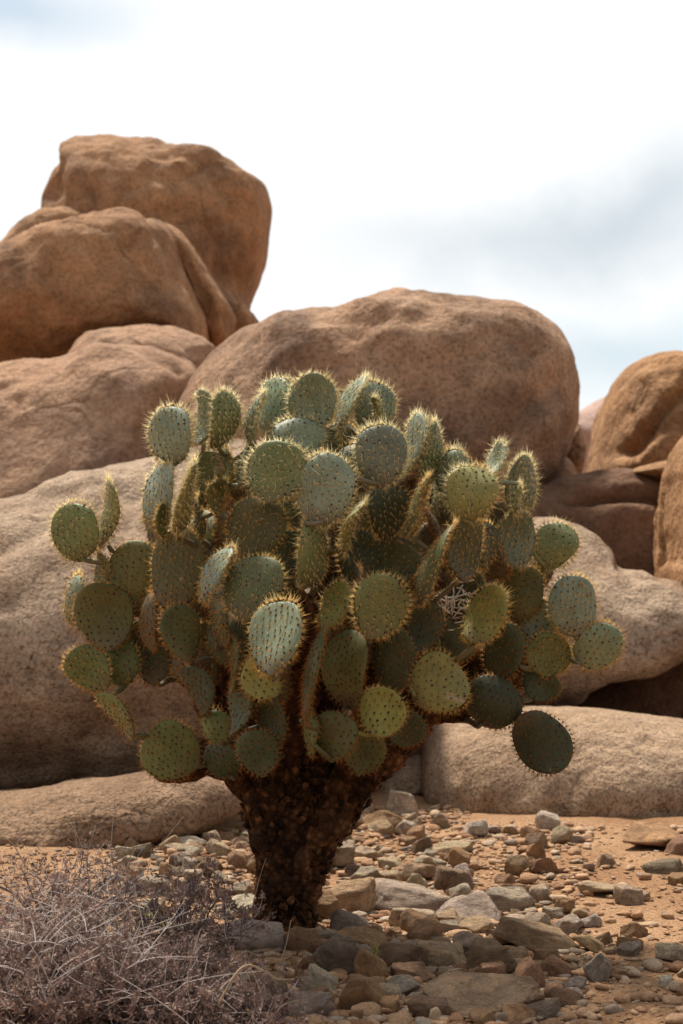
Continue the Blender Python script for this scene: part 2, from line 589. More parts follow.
def boulder(name, label, poly, Y, depth, mat, center=None, ec=0.7, es=0.8, lean=0.0, sub=6, nz=0.05, sm=5, creases=(), seed=0.0, bend_lean=False, lean_from=0.0, under=None):
    pts = [P(px, py, Y) for px, py in poly]
    xy = np.array([(p.x, p.z) for p in pts])
    if center is None:
        c = (xy.min(0) + xy.max(0)) / 2
    else:
        cc = P(center[0], center[1], Y)
        c = np.array((cc.x, cc.z))
    rad = radial(xy, c)
    k = np.exp(-0.5 * (np.arange(-15, 16) / sm) ** 2)
    k /= k.sum()
    rad = np.convolve(np.concatenate([rad[-15:], rad, rad[:15]]), k, 'valid')
    if not bend_lean:      # the bulge faces the camera: keep its apparent rim where the photograph has it
        mg = Y / (Y - 0.22 * depth)
        c = np.array((0, CAMH)) + (c - np.array((0, CAMH))) / mg
        rad = rad / (0.985 * mg)
    v, f = ico(sub)
    th = np.arctan2(v[:, 2], v[:, 0]) % (2 * math.pi)
    u = th / (2 * math.pi) * 720
    i0 = np.floor(u).astype(int) % 720
    fr = u - np.floor(u)
    rr = rad[i0] * (1 - fr) + rad[(i0 + 1) % 720] * fr
    cp = np.sqrt(v[:, 0] ** 2 + v[:, 2] ** 2)
    s = v[:, 1]
    cpe = cp ** ec
    se = np.sign(s) * np.abs(s) ** es
    x = rr * cpe * np.cos(th)
    z = rr * cpe * np.sin(th)
    zb = lean_from
    y = depth * se + lean * (np.logaddexp(0, (z - zb) * 5) / 5 if bend_lean else z)
    if under:              # the foot of the rock draws back under its belly
        y = y + under[1] * np.logaddexp(0, (under[0] - z) * 5) / 5
    co = np.stack([x, y, z], -1)
    me = mesh(name, co, f, True, [mat])
    nrm = np.zeros(len(me.vertices) * 3, dtype=np.float32)
    me.vertices.foreach_get('normal', nrm)
    nrm = nrm.reshape(-1, 3)
    size = float(np.sqrt(rad.mean() * depth))
    amp = nz * size * 1.35
    dsp = np.empty(len(co))
    o = seed * 7.3 + Y
    for q in range(len(co)):
        p = Vector(co[q]) / size
        big = noise.fractal(p * 1.3 + Vector((o, 0, 0)), 0.9, 2.0, 5)
        rid = abs(noise.noise(p * 1.1 + Vector((0, o, 3)))) 
        dsp[q] = big + 0.5 * (rid - 0.25) + 0.25 * noise.fractal(p * 6 + Vector((o, 5, 0)), 0.8, 2.1, 4)
    # silhouette keeps its traced outline; relief mostly on the faces
    keep = 0.14 + 0.86 * np.minimum(1, np.abs(s) * 1.7)
    dsp -= np.percentile(dsp, 82)
    d = dsp * amp * keep
    front = s < 0.25
    for line, wd, dp in creases:
        L = np.array([((P(a, b, Y).x - c[0]), (P(a, b, Y).z - c[1])) for a, b in line])
        L = spline(L, 24)
        best = np.full(len(co), 1e9)
        for a, b in zip(L[:-1], L[1:]):
            e = b - a
            t = np.clip(((co[:, [0, 2]] - a) @ e) / (e @ e + 1e-12), 0, 1)
            dd = np.linalg.norm(co[:, [0, 2]] - (a + t[:, None] * e), axis=1)
            best = np.minimum(best, dd)
        d = d - np.where(front, dp * np.exp(-(best / wd) ** 2), 0)
    co = co + nrm * d[:, None]
    me.vertices.foreach_set('co', co.astype(np.float32).ravel())
    me.update()
    ob = obj(name, me, None, (c[0], Y, c[1]))
    return tag(ob, label, 'boulder', 'granite boulders behind the cactus')


boulder('boulder', 'tall overhanging tan boulder perched topmost on the upper left pile against the sky',
        [(40, 300), (43, 195), (45, 165), (52, 148), (72, 135), (108, 127), (140, 131), (165, 133), (178, 141), (200, 142), (226, 153), (248, 170),
         (263, 181), (270, 200), (268, 222), (264, 252), (254, 278), (245, 298), (247, 312), (262, 330), (240, 380), (120, 390), (50, 370)],
        17.5, 1.7, M_far, (150, 235), 0.9, 0.85, 0.15, 6, 0.06, 3, [([(52, 150), (66, 190), (70, 215)], 0.13, 0.16), ([(176, 136), (170, 150), (178, 165)], 0.08, 0.05)], 1)
boulder('boulder', 'rounded smooth orange tan boulder below the perched topmost rock at the left edge',
        [(-90, 300), (-40, 262), (0, 253), (25, 240), (60, 222), (100, 215), (136, 208), (160, 214), (174, 228), (182, 262), (194, 295), (206, 322), (204, 350), (140, 372), (60, 380), (-60, 372)],
        15.5, 1.6, M_far, (85, 300), 0.75, 0.8, 0.25, 6, 0.05, 4, [([(150, 222), (172, 262), (188, 300)], 0.05, 0.04)], 2)
boulder('boulder', 'low rounded rock ridge tucked behind the orange tan boulder at upper left',
        [(-20, 262), (4, 246), (20, 224), (44, 210), (75, 205), (100, 211), (120, 225), (110, 280), (20, 300)],
        16.6, 0.9, M_far, (60, 250), 0.6, 0.8, 0.1, 5, 0.05, 4, [], 3)
boulder('boulder', 'long slanting rib of tan rock beside the orange tan boulder, pointing down right',
        [(160, 222), (178, 228), (192, 244), (206, 266), (222, 292), (240, 322), (232, 352), (214, 352), (196, 320), (184, 280), (170, 250)],
        15.9, 0.8, M_far, (202, 295), 0.6, 0.8, 0.0, 5, 0.04, 4, [([(186, 262), (204, 300), (216, 332)], 0.05, 0.06)], 4)
boulder('boulder', 'small wedge of tan rock between the perched boulder and the big central boulder',
        [(228, 318), (242, 302), (252, 312), (262, 326), (262, 350), (230, 350)],
        16.2, 0.6, M_far, None, 0.6, 0.8, 0.0, 5, 0.04, 3, [], 5)
boulder('boulder', 'broad sloping pinkish brown rock slab at the left edge under the stacked boulders',
        [(-160, 420), (-80, 378), (-20, 365), (30, 357), (62, 353), (92, 339), (125, 332), (152, 337), (176, 346), (198, 360), (206, 376), (200, 420), (190, 470), (170, 540), (70, 590), (0, 600), (-80, 600), (-160, 560)],
        13.2, 1.5, M_slab, (40, 450), 0.5, 0.75, 0.55, 6, 0.05, 4, [([(-10, 396), (15, 394), (28, 390)], 0.035, 0.09), ([(120, 345), (160, 362), (190, 378)], 0.05, 0.05)], 6)
boulder('boulder', 'low rounded hump of tan rock between the pinkish slab and the orange tan boulder',
        [(60, 372), (74, 350), (84, 331), (108, 325), (150, 323), (180, 327), (205, 337), (217, 347), (214, 370), (196, 400), (140, 420), (80, 410)],
        13.9, 1.0, M_slab, (145, 372), 0.5, 0.7, 0.6, 6, 0.04, 2, [], 7)
boulder('boulder', 'huge rounded brown boulder directly behind the top of the cactus',
        [(150, 480), (174, 410), (192, 376), (214, 352), (240, 331), (270, 315), (300, 309), (330, 309), (350, 299), (400, 291), (440, 289), (480, 293), (512, 301),
         (540, 313), (560, 331), (573, 356), (578, 392), (576, 425), (566, 448), (556, 468), (546, 490), (520, 540), (430, 570), (300, 570), (190, 540)],
        12.6, 1.9, M_mid, (380, 425), 0.52, 0.7, 0.25, 6, 0.055, 3, [([(300, 330), (340, 350), (420, 345)], 0.10, 0.05), ([(470, 480), (500, 440), (520, 420)], 0.12, 0.10)], 8)
boulder('boulder', 'rounded orange brown boulder with diagonal cracks at the upper right edge',
        [(598, 480), (600, 458), (604, 438), (611, 406), (621, 378), (634, 362), (650, 354), (668, 351), (690, 354), (730, 362), (770, 400), (780, 480), (700, 530), (610, 510)],
        14.5, 1.3, M_orange, (680, 440), 0.5, 0.75, 0.1, 6, 0.05, 3,
        [([(604, 460), (622, 440), (640, 422), (652, 410), (668, 398), (683, 385)], 0.06, 0.16), ([(612, 462), (632, 446), (650, 436)], 0.05, 0.06), ([(634, 376), (642, 373), (650, 376)], 0.05, 0.05)], 9)
boulder('boulder', 'pale mauve boulder far behind, in the gap left of the cracked orange brown boulder',
        [(560, 430), (576, 414), (594, 402), (612, 394), (640, 396), (660, 430), (640, 490), (570, 490)],
        21.0, 1.4, M_mauve, (606, 445), 0.6, 0.8, 0.0, 5, 0.04, 4, [], 10)
boulder('boulder', 'shadowed brown rock chunk jammed against the right side of the huge central boulder',
        [(556, 455), (568, 425), (574, 417), (580, 432), (583, 455), (582, 474), (566, 480)],
        13.6, 0.5, M_mid, None, 0.6, 0.8, 0.0, 5, 0.05, 3, [], 11)
boulder('boulder', 'small pinkish rounded rock in the notch under the huge central boulder',
        [(540, 490), (552, 458), (562, 454), (570, 462), (578, 476), (574, 494), (548, 500)],
        12.9, 0.45, M_slab, None, 0.7, 0.8, 0.0, 5, 0.04, 3, [], 12)
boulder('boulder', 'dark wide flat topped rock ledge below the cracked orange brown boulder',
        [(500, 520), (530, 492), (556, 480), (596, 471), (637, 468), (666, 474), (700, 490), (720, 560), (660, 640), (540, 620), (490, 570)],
        11.4, 1.0, M_dark_shade, (610, 545), 0.45, 0.6, 0.2, 6, 0.05, 3, [([(550, 500), (600, 497), (650, 500)], 0.06, 0.14)], 13)
boulder('boulder', 'narrow sunlit rock ledge wedged under the cracked boulder at right edge',
        [(628, 474), (640, 466), (664, 462), (690, 462), (700, 484), (664, 486), (648, 480)],
        11.0, 0.5, M_orange, None, 0.6, 0.7, 0.3, 5, 0.05, 3, [], 14)
boulder('boulder', 'tall brown boulder cut off by the right edge, standing on the stepped pale boulder',
        [(676, 600), (674, 556), (676, 510), (679, 484), (685, 462), (692, 443), (702, 429), (722, 405), (760, 400), (800, 470), (800, 600), (730, 660), (676, 640)],
        9.6, 0.9, M_orange, (725, 530), 0.5, 0.75, 0.1, 6, 0.05, 3, [([(668, 480), (664, 520), (668, 560)], 0.04, 0.05)], 15)
boulder('boulder', 'stepped pale boulder with sunlit top and shadowed undercut on the right',
        [(440, 620), (470, 560), (505, 520), (530, 510), (556, 508), (578, 509), (596, 519), (612, 532), (624, 546), (630, 560), (658, 566), (684, 582), (740, 600),
         (790, 630), (750, 650), (690, 668), (640, 690), (600, 704), (560, 718), (470, 740), (420, 700)],
        9.2, 1.0, M_near, (590, 625), 0.45, 0.6, 1.7, 6, 0.05, 3, [([(605, 556), (625, 562), (665, 575)], 0.05, 0.05), ([(600, 700), (650, 690), (690, 680)], 0.10, 0.25)], 16, True, 0.05, (0.0, 0.7))
boulder('boulder', 'added dark rock standing in for the deep shade under the stepped pale boulder at right edge',  # added block: its dark colour stands in for the undercut's shadow
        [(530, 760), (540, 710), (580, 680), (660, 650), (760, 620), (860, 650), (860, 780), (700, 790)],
        9.9, 0.5, M_dark_shade, None, 0.5, 0.7, 0.0, 5, 0.05, 4, [], 23)
boulder('boulder', 'low pale grainy boulder lying on the gravel at lower right',
        [(423, 795), (424, 765), (428, 742), (440, 728), (462, 719), (500, 715), (560, 713), (620, 715), (690, 724), (760, 735), (800, 780), (780, 850), (690, 850), (560, 826), (480, 826), (430, 812)],
        7.6, 0.75, M_pale, (610, 770), 0.72, 0.7, 1.2, 6, 0.045, 2, [([(560, 735), (556, 765), (548, 795)], 0.07, 0.04), ([(640, 795), (683, 800), (720, 805)], 0.06, 0.06)], 17, True, 0.02)
boulder('boulder', 'huge pale granite boulder sloping up behind the left half of the cactus',
        [(-420, 690), (-330, 540), (-180, 498), (-80, 490), (0, 480), (30, 458), (75, 438), (140, 420), (200, 402), (260, 404), (330, 430), (400, 540), (420, 640), (410, 720), (370, 790), (260, 830),
         (100, 835), (-100, 830), (-300, 830), (-400, 790)],
        7.9, 1.0, M_near, (20, 650), 0.45, 0.6, 1.9, 7, 0.05, 3, [([(-60, 560), (20, 545), (80, 500), (150, 470)], 0.06, 0.05), ([(-80, 640), (60, 650), (200, 660)], 0.12, 0.03)], 18, True, 0.22, (0.0, 0.8))
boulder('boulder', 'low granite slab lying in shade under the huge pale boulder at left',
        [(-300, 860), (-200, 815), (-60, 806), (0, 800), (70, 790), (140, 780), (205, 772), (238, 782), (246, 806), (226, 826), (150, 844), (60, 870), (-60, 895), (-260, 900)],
        6.6, 0.55, M_brown_shade, (20, 835), 0.6, 0.7, 0.5, 6, 0.05, 3, [], 19)
boulder('boulder', 'added dark rock standing in for the shade of the gap behind the cactus trunk',  # added backing, coloured dark in place of the gap's shade
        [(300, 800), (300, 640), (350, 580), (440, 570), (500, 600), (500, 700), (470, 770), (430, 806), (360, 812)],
        8.8, 0.6, M_dark_shade, None, 0.5, 0.7, 0.1, 5, 0.05, 4, [], 20)
boulder('boulder', 'small flat pale rock in the shaded gap beside the low grainy boulder',
        [(374, 800), (378, 780), (396, 766), (420, 758), (432, 768), (430, 790), (404, 800)],
        8.0, 0.2, M_pale, None, 0.6, 0.7, 0.6, 5, 0.05, 3, [], 21)

# ------------------------------------------------------------------ prickly pear
CY = 4.74
cact = obj('prickly_pear_cactus', None, None, (P(286, 920, CY).x, CY, 0))
tag(cact, 'big bushy prickly pear cactus with many round spiny green pads on a dark trunk', 'cactus')
C0 = np.array(cact.location)


def spine_field(base, direc, length, r):
    """triangulated 3-sided needles: arrays (n,3),(n,3),(n,),r"""
    n = len(base)
    d = direc / (np.linalg.norm(direc, axis=1, keepdims=True) + 1e-9)
    ref = np.where(np.abs(d[:, 2:3]) < 0.9, np.array([[0, 0, 1.0]]), np.array([[1.0, 0, 0]]))
    a = np.cross(d, ref)
    a /= np.linalg.norm(a, axis=1, keepdims=True)
    b = np.cross(d, a)
    r = np.broadcast_to(np.asarray(r, float), (n,))[:, None]
    v = np.stack([base + a * r, base + (-0.5 * a + 0.866 * b) * r, base + (-0.5 * a - 0.866 * b) * r, base + d * length[:, None]], 1)
    i = np.arange(n)[:, None] * 4
    f = np.concatenate([i + [0, 1, 3], i + [1, 2, 3], i + [2, 0, 3]])
    return v.reshape(-1, 3), f


PADCOL = {'b': (0.172, 0.212, 0.138), 'g': (0.135, 0.17, 0.065), 'y': (0.205, 0.20, 0.055), 'o': (0.125, 0.125, 0.042), 'd': (0.062, 0.075, 0.034), 'w': (0.20, 0.24, 0.165)}  # 'w' puts sunlight and 'd' crown shade into the pad colour
SPCOL = {'hi': (0.97, 0.88, 0.58), 'mid': (0.92, 0.70, 0.30), 'lo': (0.60, 0.33, 0.11)}
# centre x, y, apparent width, height, lean of the long axis (deg, + = tip to the right), tier, yaw sign (+ faces left), pitch (+ faces the sky), colour
PADS = [
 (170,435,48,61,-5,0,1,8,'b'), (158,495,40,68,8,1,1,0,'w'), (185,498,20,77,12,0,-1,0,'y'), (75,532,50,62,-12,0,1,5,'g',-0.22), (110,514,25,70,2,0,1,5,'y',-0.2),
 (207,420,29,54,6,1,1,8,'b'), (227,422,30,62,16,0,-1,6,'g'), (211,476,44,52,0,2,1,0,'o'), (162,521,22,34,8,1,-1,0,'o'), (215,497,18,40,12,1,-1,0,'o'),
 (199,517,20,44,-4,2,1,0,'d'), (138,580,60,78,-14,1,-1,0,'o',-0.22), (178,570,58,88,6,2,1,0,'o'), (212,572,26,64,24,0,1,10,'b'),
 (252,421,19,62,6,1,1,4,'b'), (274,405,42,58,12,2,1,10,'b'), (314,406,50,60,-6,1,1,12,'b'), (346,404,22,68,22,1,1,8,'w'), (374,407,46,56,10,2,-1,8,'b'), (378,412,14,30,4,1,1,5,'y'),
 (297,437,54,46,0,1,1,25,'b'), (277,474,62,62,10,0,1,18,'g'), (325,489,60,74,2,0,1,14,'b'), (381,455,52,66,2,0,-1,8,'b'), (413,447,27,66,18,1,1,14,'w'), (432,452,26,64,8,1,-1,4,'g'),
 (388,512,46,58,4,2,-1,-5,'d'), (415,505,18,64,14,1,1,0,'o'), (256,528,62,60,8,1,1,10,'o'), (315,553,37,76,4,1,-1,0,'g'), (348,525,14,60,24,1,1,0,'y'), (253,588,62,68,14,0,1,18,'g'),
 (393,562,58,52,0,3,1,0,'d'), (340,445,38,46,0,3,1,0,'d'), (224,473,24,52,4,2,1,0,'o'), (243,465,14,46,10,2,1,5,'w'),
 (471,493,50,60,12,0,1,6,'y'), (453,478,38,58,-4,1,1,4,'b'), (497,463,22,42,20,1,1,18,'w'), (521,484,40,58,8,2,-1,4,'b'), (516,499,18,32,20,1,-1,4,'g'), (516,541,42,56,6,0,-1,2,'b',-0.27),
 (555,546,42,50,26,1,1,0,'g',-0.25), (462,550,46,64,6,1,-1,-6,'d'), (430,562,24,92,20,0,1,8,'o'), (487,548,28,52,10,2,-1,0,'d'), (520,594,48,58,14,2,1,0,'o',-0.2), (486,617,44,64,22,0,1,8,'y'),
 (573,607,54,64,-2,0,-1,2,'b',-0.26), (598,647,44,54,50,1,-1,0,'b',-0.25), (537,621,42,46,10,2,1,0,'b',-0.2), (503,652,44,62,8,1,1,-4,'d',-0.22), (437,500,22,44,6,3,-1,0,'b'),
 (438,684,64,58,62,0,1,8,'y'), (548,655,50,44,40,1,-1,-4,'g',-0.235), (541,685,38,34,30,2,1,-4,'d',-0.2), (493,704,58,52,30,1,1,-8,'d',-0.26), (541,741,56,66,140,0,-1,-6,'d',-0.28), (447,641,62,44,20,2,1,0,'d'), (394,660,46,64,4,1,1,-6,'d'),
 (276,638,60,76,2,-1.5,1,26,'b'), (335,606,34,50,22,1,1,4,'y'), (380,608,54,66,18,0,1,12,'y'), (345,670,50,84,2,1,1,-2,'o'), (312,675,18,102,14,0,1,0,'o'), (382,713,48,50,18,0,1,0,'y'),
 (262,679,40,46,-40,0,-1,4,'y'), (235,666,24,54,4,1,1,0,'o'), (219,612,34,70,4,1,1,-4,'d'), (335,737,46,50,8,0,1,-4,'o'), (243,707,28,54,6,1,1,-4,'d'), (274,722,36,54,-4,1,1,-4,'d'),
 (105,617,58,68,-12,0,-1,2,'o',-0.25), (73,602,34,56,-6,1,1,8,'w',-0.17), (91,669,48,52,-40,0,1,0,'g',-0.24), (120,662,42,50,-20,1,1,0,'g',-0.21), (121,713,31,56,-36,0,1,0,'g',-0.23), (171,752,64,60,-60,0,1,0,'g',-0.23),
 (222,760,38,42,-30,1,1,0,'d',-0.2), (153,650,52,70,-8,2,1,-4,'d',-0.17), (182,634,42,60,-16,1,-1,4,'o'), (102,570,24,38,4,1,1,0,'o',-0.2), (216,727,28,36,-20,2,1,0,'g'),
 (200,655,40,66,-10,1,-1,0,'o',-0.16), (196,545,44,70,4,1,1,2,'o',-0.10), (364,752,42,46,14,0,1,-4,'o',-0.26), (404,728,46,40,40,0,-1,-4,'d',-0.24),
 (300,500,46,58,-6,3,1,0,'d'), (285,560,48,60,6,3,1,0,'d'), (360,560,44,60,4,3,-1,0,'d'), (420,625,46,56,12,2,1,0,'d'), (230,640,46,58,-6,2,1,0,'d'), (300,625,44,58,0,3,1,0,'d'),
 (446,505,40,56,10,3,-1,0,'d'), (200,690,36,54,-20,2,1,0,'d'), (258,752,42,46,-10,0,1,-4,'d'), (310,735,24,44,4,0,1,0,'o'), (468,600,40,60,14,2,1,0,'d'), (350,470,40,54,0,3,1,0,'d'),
]


def pad_shape(Wd, Hd, T, bend, k, seed):
    rs = np.random.default_rng(seed)
    NR, NA = 9, 36
    ang = np.linspace(0, 2 * math.pi, NA, endpoint=False)
    wob = 1 + 0.03 * np.sin(2 * ang + rs.uniform(0, 6)) + 0.028 * np.sin(3 * ang + rs.uniform(0, 6)) + 0.012 * np.sin(5 * ang + rs.uniform(0, 6))

    def outline(a):
        s = np.sin(a)
        x = 0.5 * Wd * np.cos(a) * (1 + k * s) * np.where(s < -0.75, 1 - 0.5 * ((-s - 0.75) / 0.25) ** 2, 1)
        y = 0.5 * Hd * s
        return x, y
    ox, oy = outline(ang)
    ox, oy = ox * wob, oy * wob

    ph = rs.uniform(0, 6, 4)

    def warp(x, y):
        return bend * (y / Hd * 2) ** 2 + 0.4 * bend * (x / Wd * 2) ** 2 * math.sin(ph[0]) + 0.010 * np.sin(x / Wd * 4 + ph[1]) * np.sin(y / Hd * 4 + ph[2])
    rings = np.sin(np.linspace(0, math.pi / 2, NR + 1))[1:]
    V, Fc = [], []
    for side in (1, -1):
        V.append((0, 0, side * T / 2))
        for r in rings[:-1]:
            for a in range(NA):
                V.append((ox[a] * r, oy[a] * r, side * T / 2 * math.sqrt(max(0, 1 - r ** 2.6))))
    rim0 = len(V)
    for a in range(NA):
        V.append((ox[a], oy[a], 0))
    per = 1 + (NR - 1) * NA
    for si, side in enumerate((1, -1)):
        o = si * per
        for a in range(NA):
            b = (a + 1) % NA
            q = [(o, o + 1 + a, o + 1 + b)]
            for r in range(NR - 2):
                p0, p1 = o + 1 + r * NA + a, o + 1 + r * NA + b
                q += [(p0, p0 + NA, p1 + NA), (p0, p1 + NA, p1)]
            p0, p1 = o + 1 + (NR - 2) * NA + a, o + 1 + (NR - 2) * NA + b
            q += [(p0, rim0 + a, rim0 + b), (p0, rim0 + b, p1)]
            Fc += q if side > 0 else [t[::-1] for t in q]
    V = np.array(V)
    V[:, 2] += warp(V[:, 0], V[:, 1])
    # areoles on a diagonal lattice
    sp = 0.0215
    ar = []
    rot = rs.uniform(0.2, 0.8)
    ca, sa = math.cos(rot), math.sin(rot)
    for i in range(-9, 10):
        for j in range(-9, 10):
            x0, y0 = (i + 0.5 * (j % 2)) * sp, j * sp * 0.86
            x, y = x0 * ca - y0 * sa + rs.normal(0, 0.0026), x0 * sa + y0 * ca + rs.normal(0, 0.0026)
            a = math.atan2(y / Hd, x / Wd)
            ex, ey = outline(np.array([a]))
            rr = math.hypot(x, y) / max(1e-6, math.hypot(ex[0], ey[0]))
            if rr < 0.95:
                ar.append((x, y, rr))
    ar = np.array(ar) if ar else np.zeros((0, 3))
    pts, nrs = [], []
    for side in (1, -1):
        z = side * T / 2 * np.sqrt(np.maximum(0, 1 - ar[:, 2] ** 2.6)) + warp(ar[:, 0], ar[:, 1])
        pts.append(np.stack([ar[:, 0], ar[:, 1], z], -1))
        tilt = ar[:, 2] ** 4 * 0.9
        n = np.stack([ar[:, 0] / Wd * 2 * tilt, ar[:, 1] / Hd * 2 * tilt, np.full(len(ar), float(side))], -1)
        nrs.append(n / np.linalg.norm(n, axis=1, keepdims=True))
    nface = sum(len(p) for p in pts)
    nrim = int(math.pi * (Wd + Hd) / 2 / 0.0135)
    ra = np.linspace(0, 2 * math.pi, nrim, endpoint=False)
    ra = ra[(ra < 4.4) | (ra > 5.0)]
    rx, ry = outline(ra)
    pr = np.stack([rx, ry, warp(rx, ry) + rs.normal(0, T * 0.12, len(rx))], -1)
    nr = np.stack([rx / Wd, ry / Hd, 0 * rx], -1)
    nr /= np.linalg.norm(nr, axis=1, keepdims=True)
    pts.append(pr)
    nrs.append(nr)
    return V, np.array(Fc), np.concatenate(pts), np.concatenate(nrs), nface, rs


def domes(pts, nrm, rad):
    n = len(pts)
    ref = np.where(np.abs(nrm[:, 2:3]) < 0.9, np.array([[0, 0, 1.0]]), np.array([[0.0, 1.0, 0]]))
    a = np.cross(nrm, ref)
    a /= np.linalg.norm(a, axis=1, keepdims=True)
    b = np.cross(nrm, a)
    K = 6
    t = np.linspace(0, 2 * math.pi, K, endpoint=False)
    low = pts[:, None] + rad[:, None, None] * (a[:, None] * np.cos(t)[None, :, None] + b[:, None] * np.sin(t)[None, :, None] * 1.3) - nrm[:, None] * 0.001
    top = pts + nrm * 0.0022
    v = np.concatenate([low, top[:, None]], 1).reshape(-1, 3)
    i = np.arange(n)[:, None] * (K + 1)
    f = np.concatenate([np.concatenate([i + q, i + (q + 1) % K, i + K], 1) for q in range(K)])
    return v, f


def d_front(cx, cy):
    q = 1 - ((cx - 330) / 300) ** 2 - ((cy - 600) / 250) ** 2
    return -0.72 * math.sqrt(max(0.0, q))


pad_info = []
pad_objs = []


def make_pad(k, cx, cy, wpx, hpx, ang, tier, ysg, pitch, colr, dep=None, extra=None):
    rs = np.random.default_rng(100 + k)
    Y = CY + (d_front(cx, cy) + 0.115 * tier + rs.uniform(-0.02, 0.02) if dep is None else dep)
    s = Y / F
    hh = hpx * s
    Hd = hh / max(0.6, math.cos(R(pitch)))
    wap = wpx * s
    Wd = max(wap, 0.74 * min(Hd, 0.235))
    if wap > Hd:
        Wd = wap
    T = 0.027 if Hd > 0.15 else 0.022
    ratio = min(1.0, max(0.02, (wap - (1.5 if wpx < 25 else 0.8) * T) / Wd))
    yaw = math.acos(ratio) if wap < Wd * 0.97 else rs.uniform(0.05, 0.42)
    V, Fc, ap, an, nface, rs2 = pad_shape(Wd, Hd, T, rs.uniform(-0.03, 0.03), rs.uniform(0.07, 0.24), 500 + k)
    dv, df = domes(ap[:nface], an[:nface], rs2.uniform(0.0026, 0.0052, nface))
    gv_, gf_ = np.concatenate([V, dv]), np.concatenate([Fc, df + len(V)])
    gi_ = np.concatenate([np.zeros(len(Fc), int), np.ones(len(df), int)])
    # local x = width, y = length, z = face normal  ->  world: x right, z up, normal to -Y
    B = Matrix(((1, 0, 0), (0, 0, -1), (0, 1, 0)))
    M = Matrix.Rotation(R(ang), 3, 'Y') @ Matrix.Rotation(-R(pitch), 3, 'X') @ Matrix.Rotation(-ysg * yaw, 3, 'Z') @ B
    c = P(cx, cy, Y)
    ML = Matrix.Translation(c - Vector(C0)) @ M.to_4x4()
    j = rs.uniform(0.68, 1.28)
    col = PADCOL[colr]
    pcol = (col[0] * j * rs.uniform(0.92, 1.08), col[1] * j, col[2] * j * rs.uniform(0.85, 1.15), 1)
    # spines
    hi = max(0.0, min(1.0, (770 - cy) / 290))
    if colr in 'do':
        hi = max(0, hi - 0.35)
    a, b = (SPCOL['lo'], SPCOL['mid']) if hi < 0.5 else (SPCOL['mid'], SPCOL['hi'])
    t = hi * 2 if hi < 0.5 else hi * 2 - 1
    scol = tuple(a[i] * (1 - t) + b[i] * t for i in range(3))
    bs, ds, ls, rr = [], [], [], []
    zl = (B.transposed() @ Vector((0, 0, -1)))
    down = np.array(M.transposed() @ Vector((0, 0, -1)))      # world down in pad space
    fl = 0.85 + 0.5 * hi
    for i in range(nface):
        for q in range(rs.integers(3, 8)):
            bs.append(ap[i])
            ds.append(an[i] * rs.uniform(0.3, 0.7) + down * rs.uniform(0.4, 1.0) + rs.normal(0, 0.28, 3))
            ls.append(min(0.034, 0.008 + rs.exponential(0.009)) * fl)
            rr.append(0.00072 + 0.00022 * hi)
    for i in range(nface, len(ap)):
        for q in range(rs.integers(22, 34)):
            bs.append(ap[i] - an[i] * 0.002)
            ds.append(an[i] + rs.normal(0, 0.48, 3))
            ls.append(min(rs.exponential(0.0085) + 0.007, 0.042) * (0.75 + 0.4 * hi))
            rr.append(0.00066)
    sv_, sf_ = spine_field(np.array(bs), np.array(ds), np.array(ls), np.array(rr))
    if extra is not None:
        MM = np.array(ML)
        extra.append((gv_ @ MM[:3, :3].T + MM[:3, 3], gf_, gi_, sv_ @ MM[:3, :3].T + MM[:3, 3], sf_))
        return
    o = obj('pad', mesh('pad', gv_, gf_, True, [M_pad, M_areole], gi_), cact)
    o.matrix_local = ML
    o.color = pcol
    pad_objs.append((o, ML))
    so_ = obj('spines', mesh('spines', sv_, sf_, False, [M_spine]), o)
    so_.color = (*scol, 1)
    base = np.array(ML @ Vector((0, -Hd / 2 * 0.97, 0)))
    mid = np.array(ML @ Vector((0, Hd * 0.1, 0)))
    tip = np.array(ML @ Vector((0, Hd * 0.46, 0)))
    rim_ = V[2 * (1 + 8 * 36):2 * (1 + 8 * 36) + 36]
    MM_ = np.array(ML)
    rim_ = rim_[rim_[:, 1] > -Hd * 0.25] @ MM_[:3, :3].T + MM_[:3, 3]
    pad_info.append((base, mid, tip, rim_))


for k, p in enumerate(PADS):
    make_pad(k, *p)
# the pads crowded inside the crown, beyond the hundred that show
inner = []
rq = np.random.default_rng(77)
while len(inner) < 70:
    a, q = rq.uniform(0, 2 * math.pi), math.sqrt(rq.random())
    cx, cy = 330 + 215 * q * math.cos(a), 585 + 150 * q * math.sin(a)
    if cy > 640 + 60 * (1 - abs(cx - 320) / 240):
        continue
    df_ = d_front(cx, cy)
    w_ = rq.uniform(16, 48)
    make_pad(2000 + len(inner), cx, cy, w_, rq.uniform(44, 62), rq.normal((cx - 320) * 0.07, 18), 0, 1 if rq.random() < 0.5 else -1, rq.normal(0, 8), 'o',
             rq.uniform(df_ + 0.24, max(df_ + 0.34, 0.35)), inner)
n1 = np.cumsum([0] + [len(q[0]) for q in inner])
n2 = np.cumsum([0] + [len(q[3]) for q in inner])
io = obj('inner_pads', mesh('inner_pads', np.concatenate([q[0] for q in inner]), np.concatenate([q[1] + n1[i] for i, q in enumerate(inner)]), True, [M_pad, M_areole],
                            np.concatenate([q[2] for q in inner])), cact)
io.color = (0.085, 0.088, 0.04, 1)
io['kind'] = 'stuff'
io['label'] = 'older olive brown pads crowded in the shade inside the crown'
ios = obj('spines', mesh('spines', np.concatenate([q[3] for q in inner]), np.concatenate([q[4] + n2[i] for i, q in enumerate(inner)]), False, [M_spine]), io)
ios.color = (0.62, 0.36, 0.12, 1)

# trunk: two stout old stems fused at the foot, scaly and knobbly
def lp(px, py, d=0.0):
    return np.array(P(px, py, CY + d)) - C0


tb = MB()


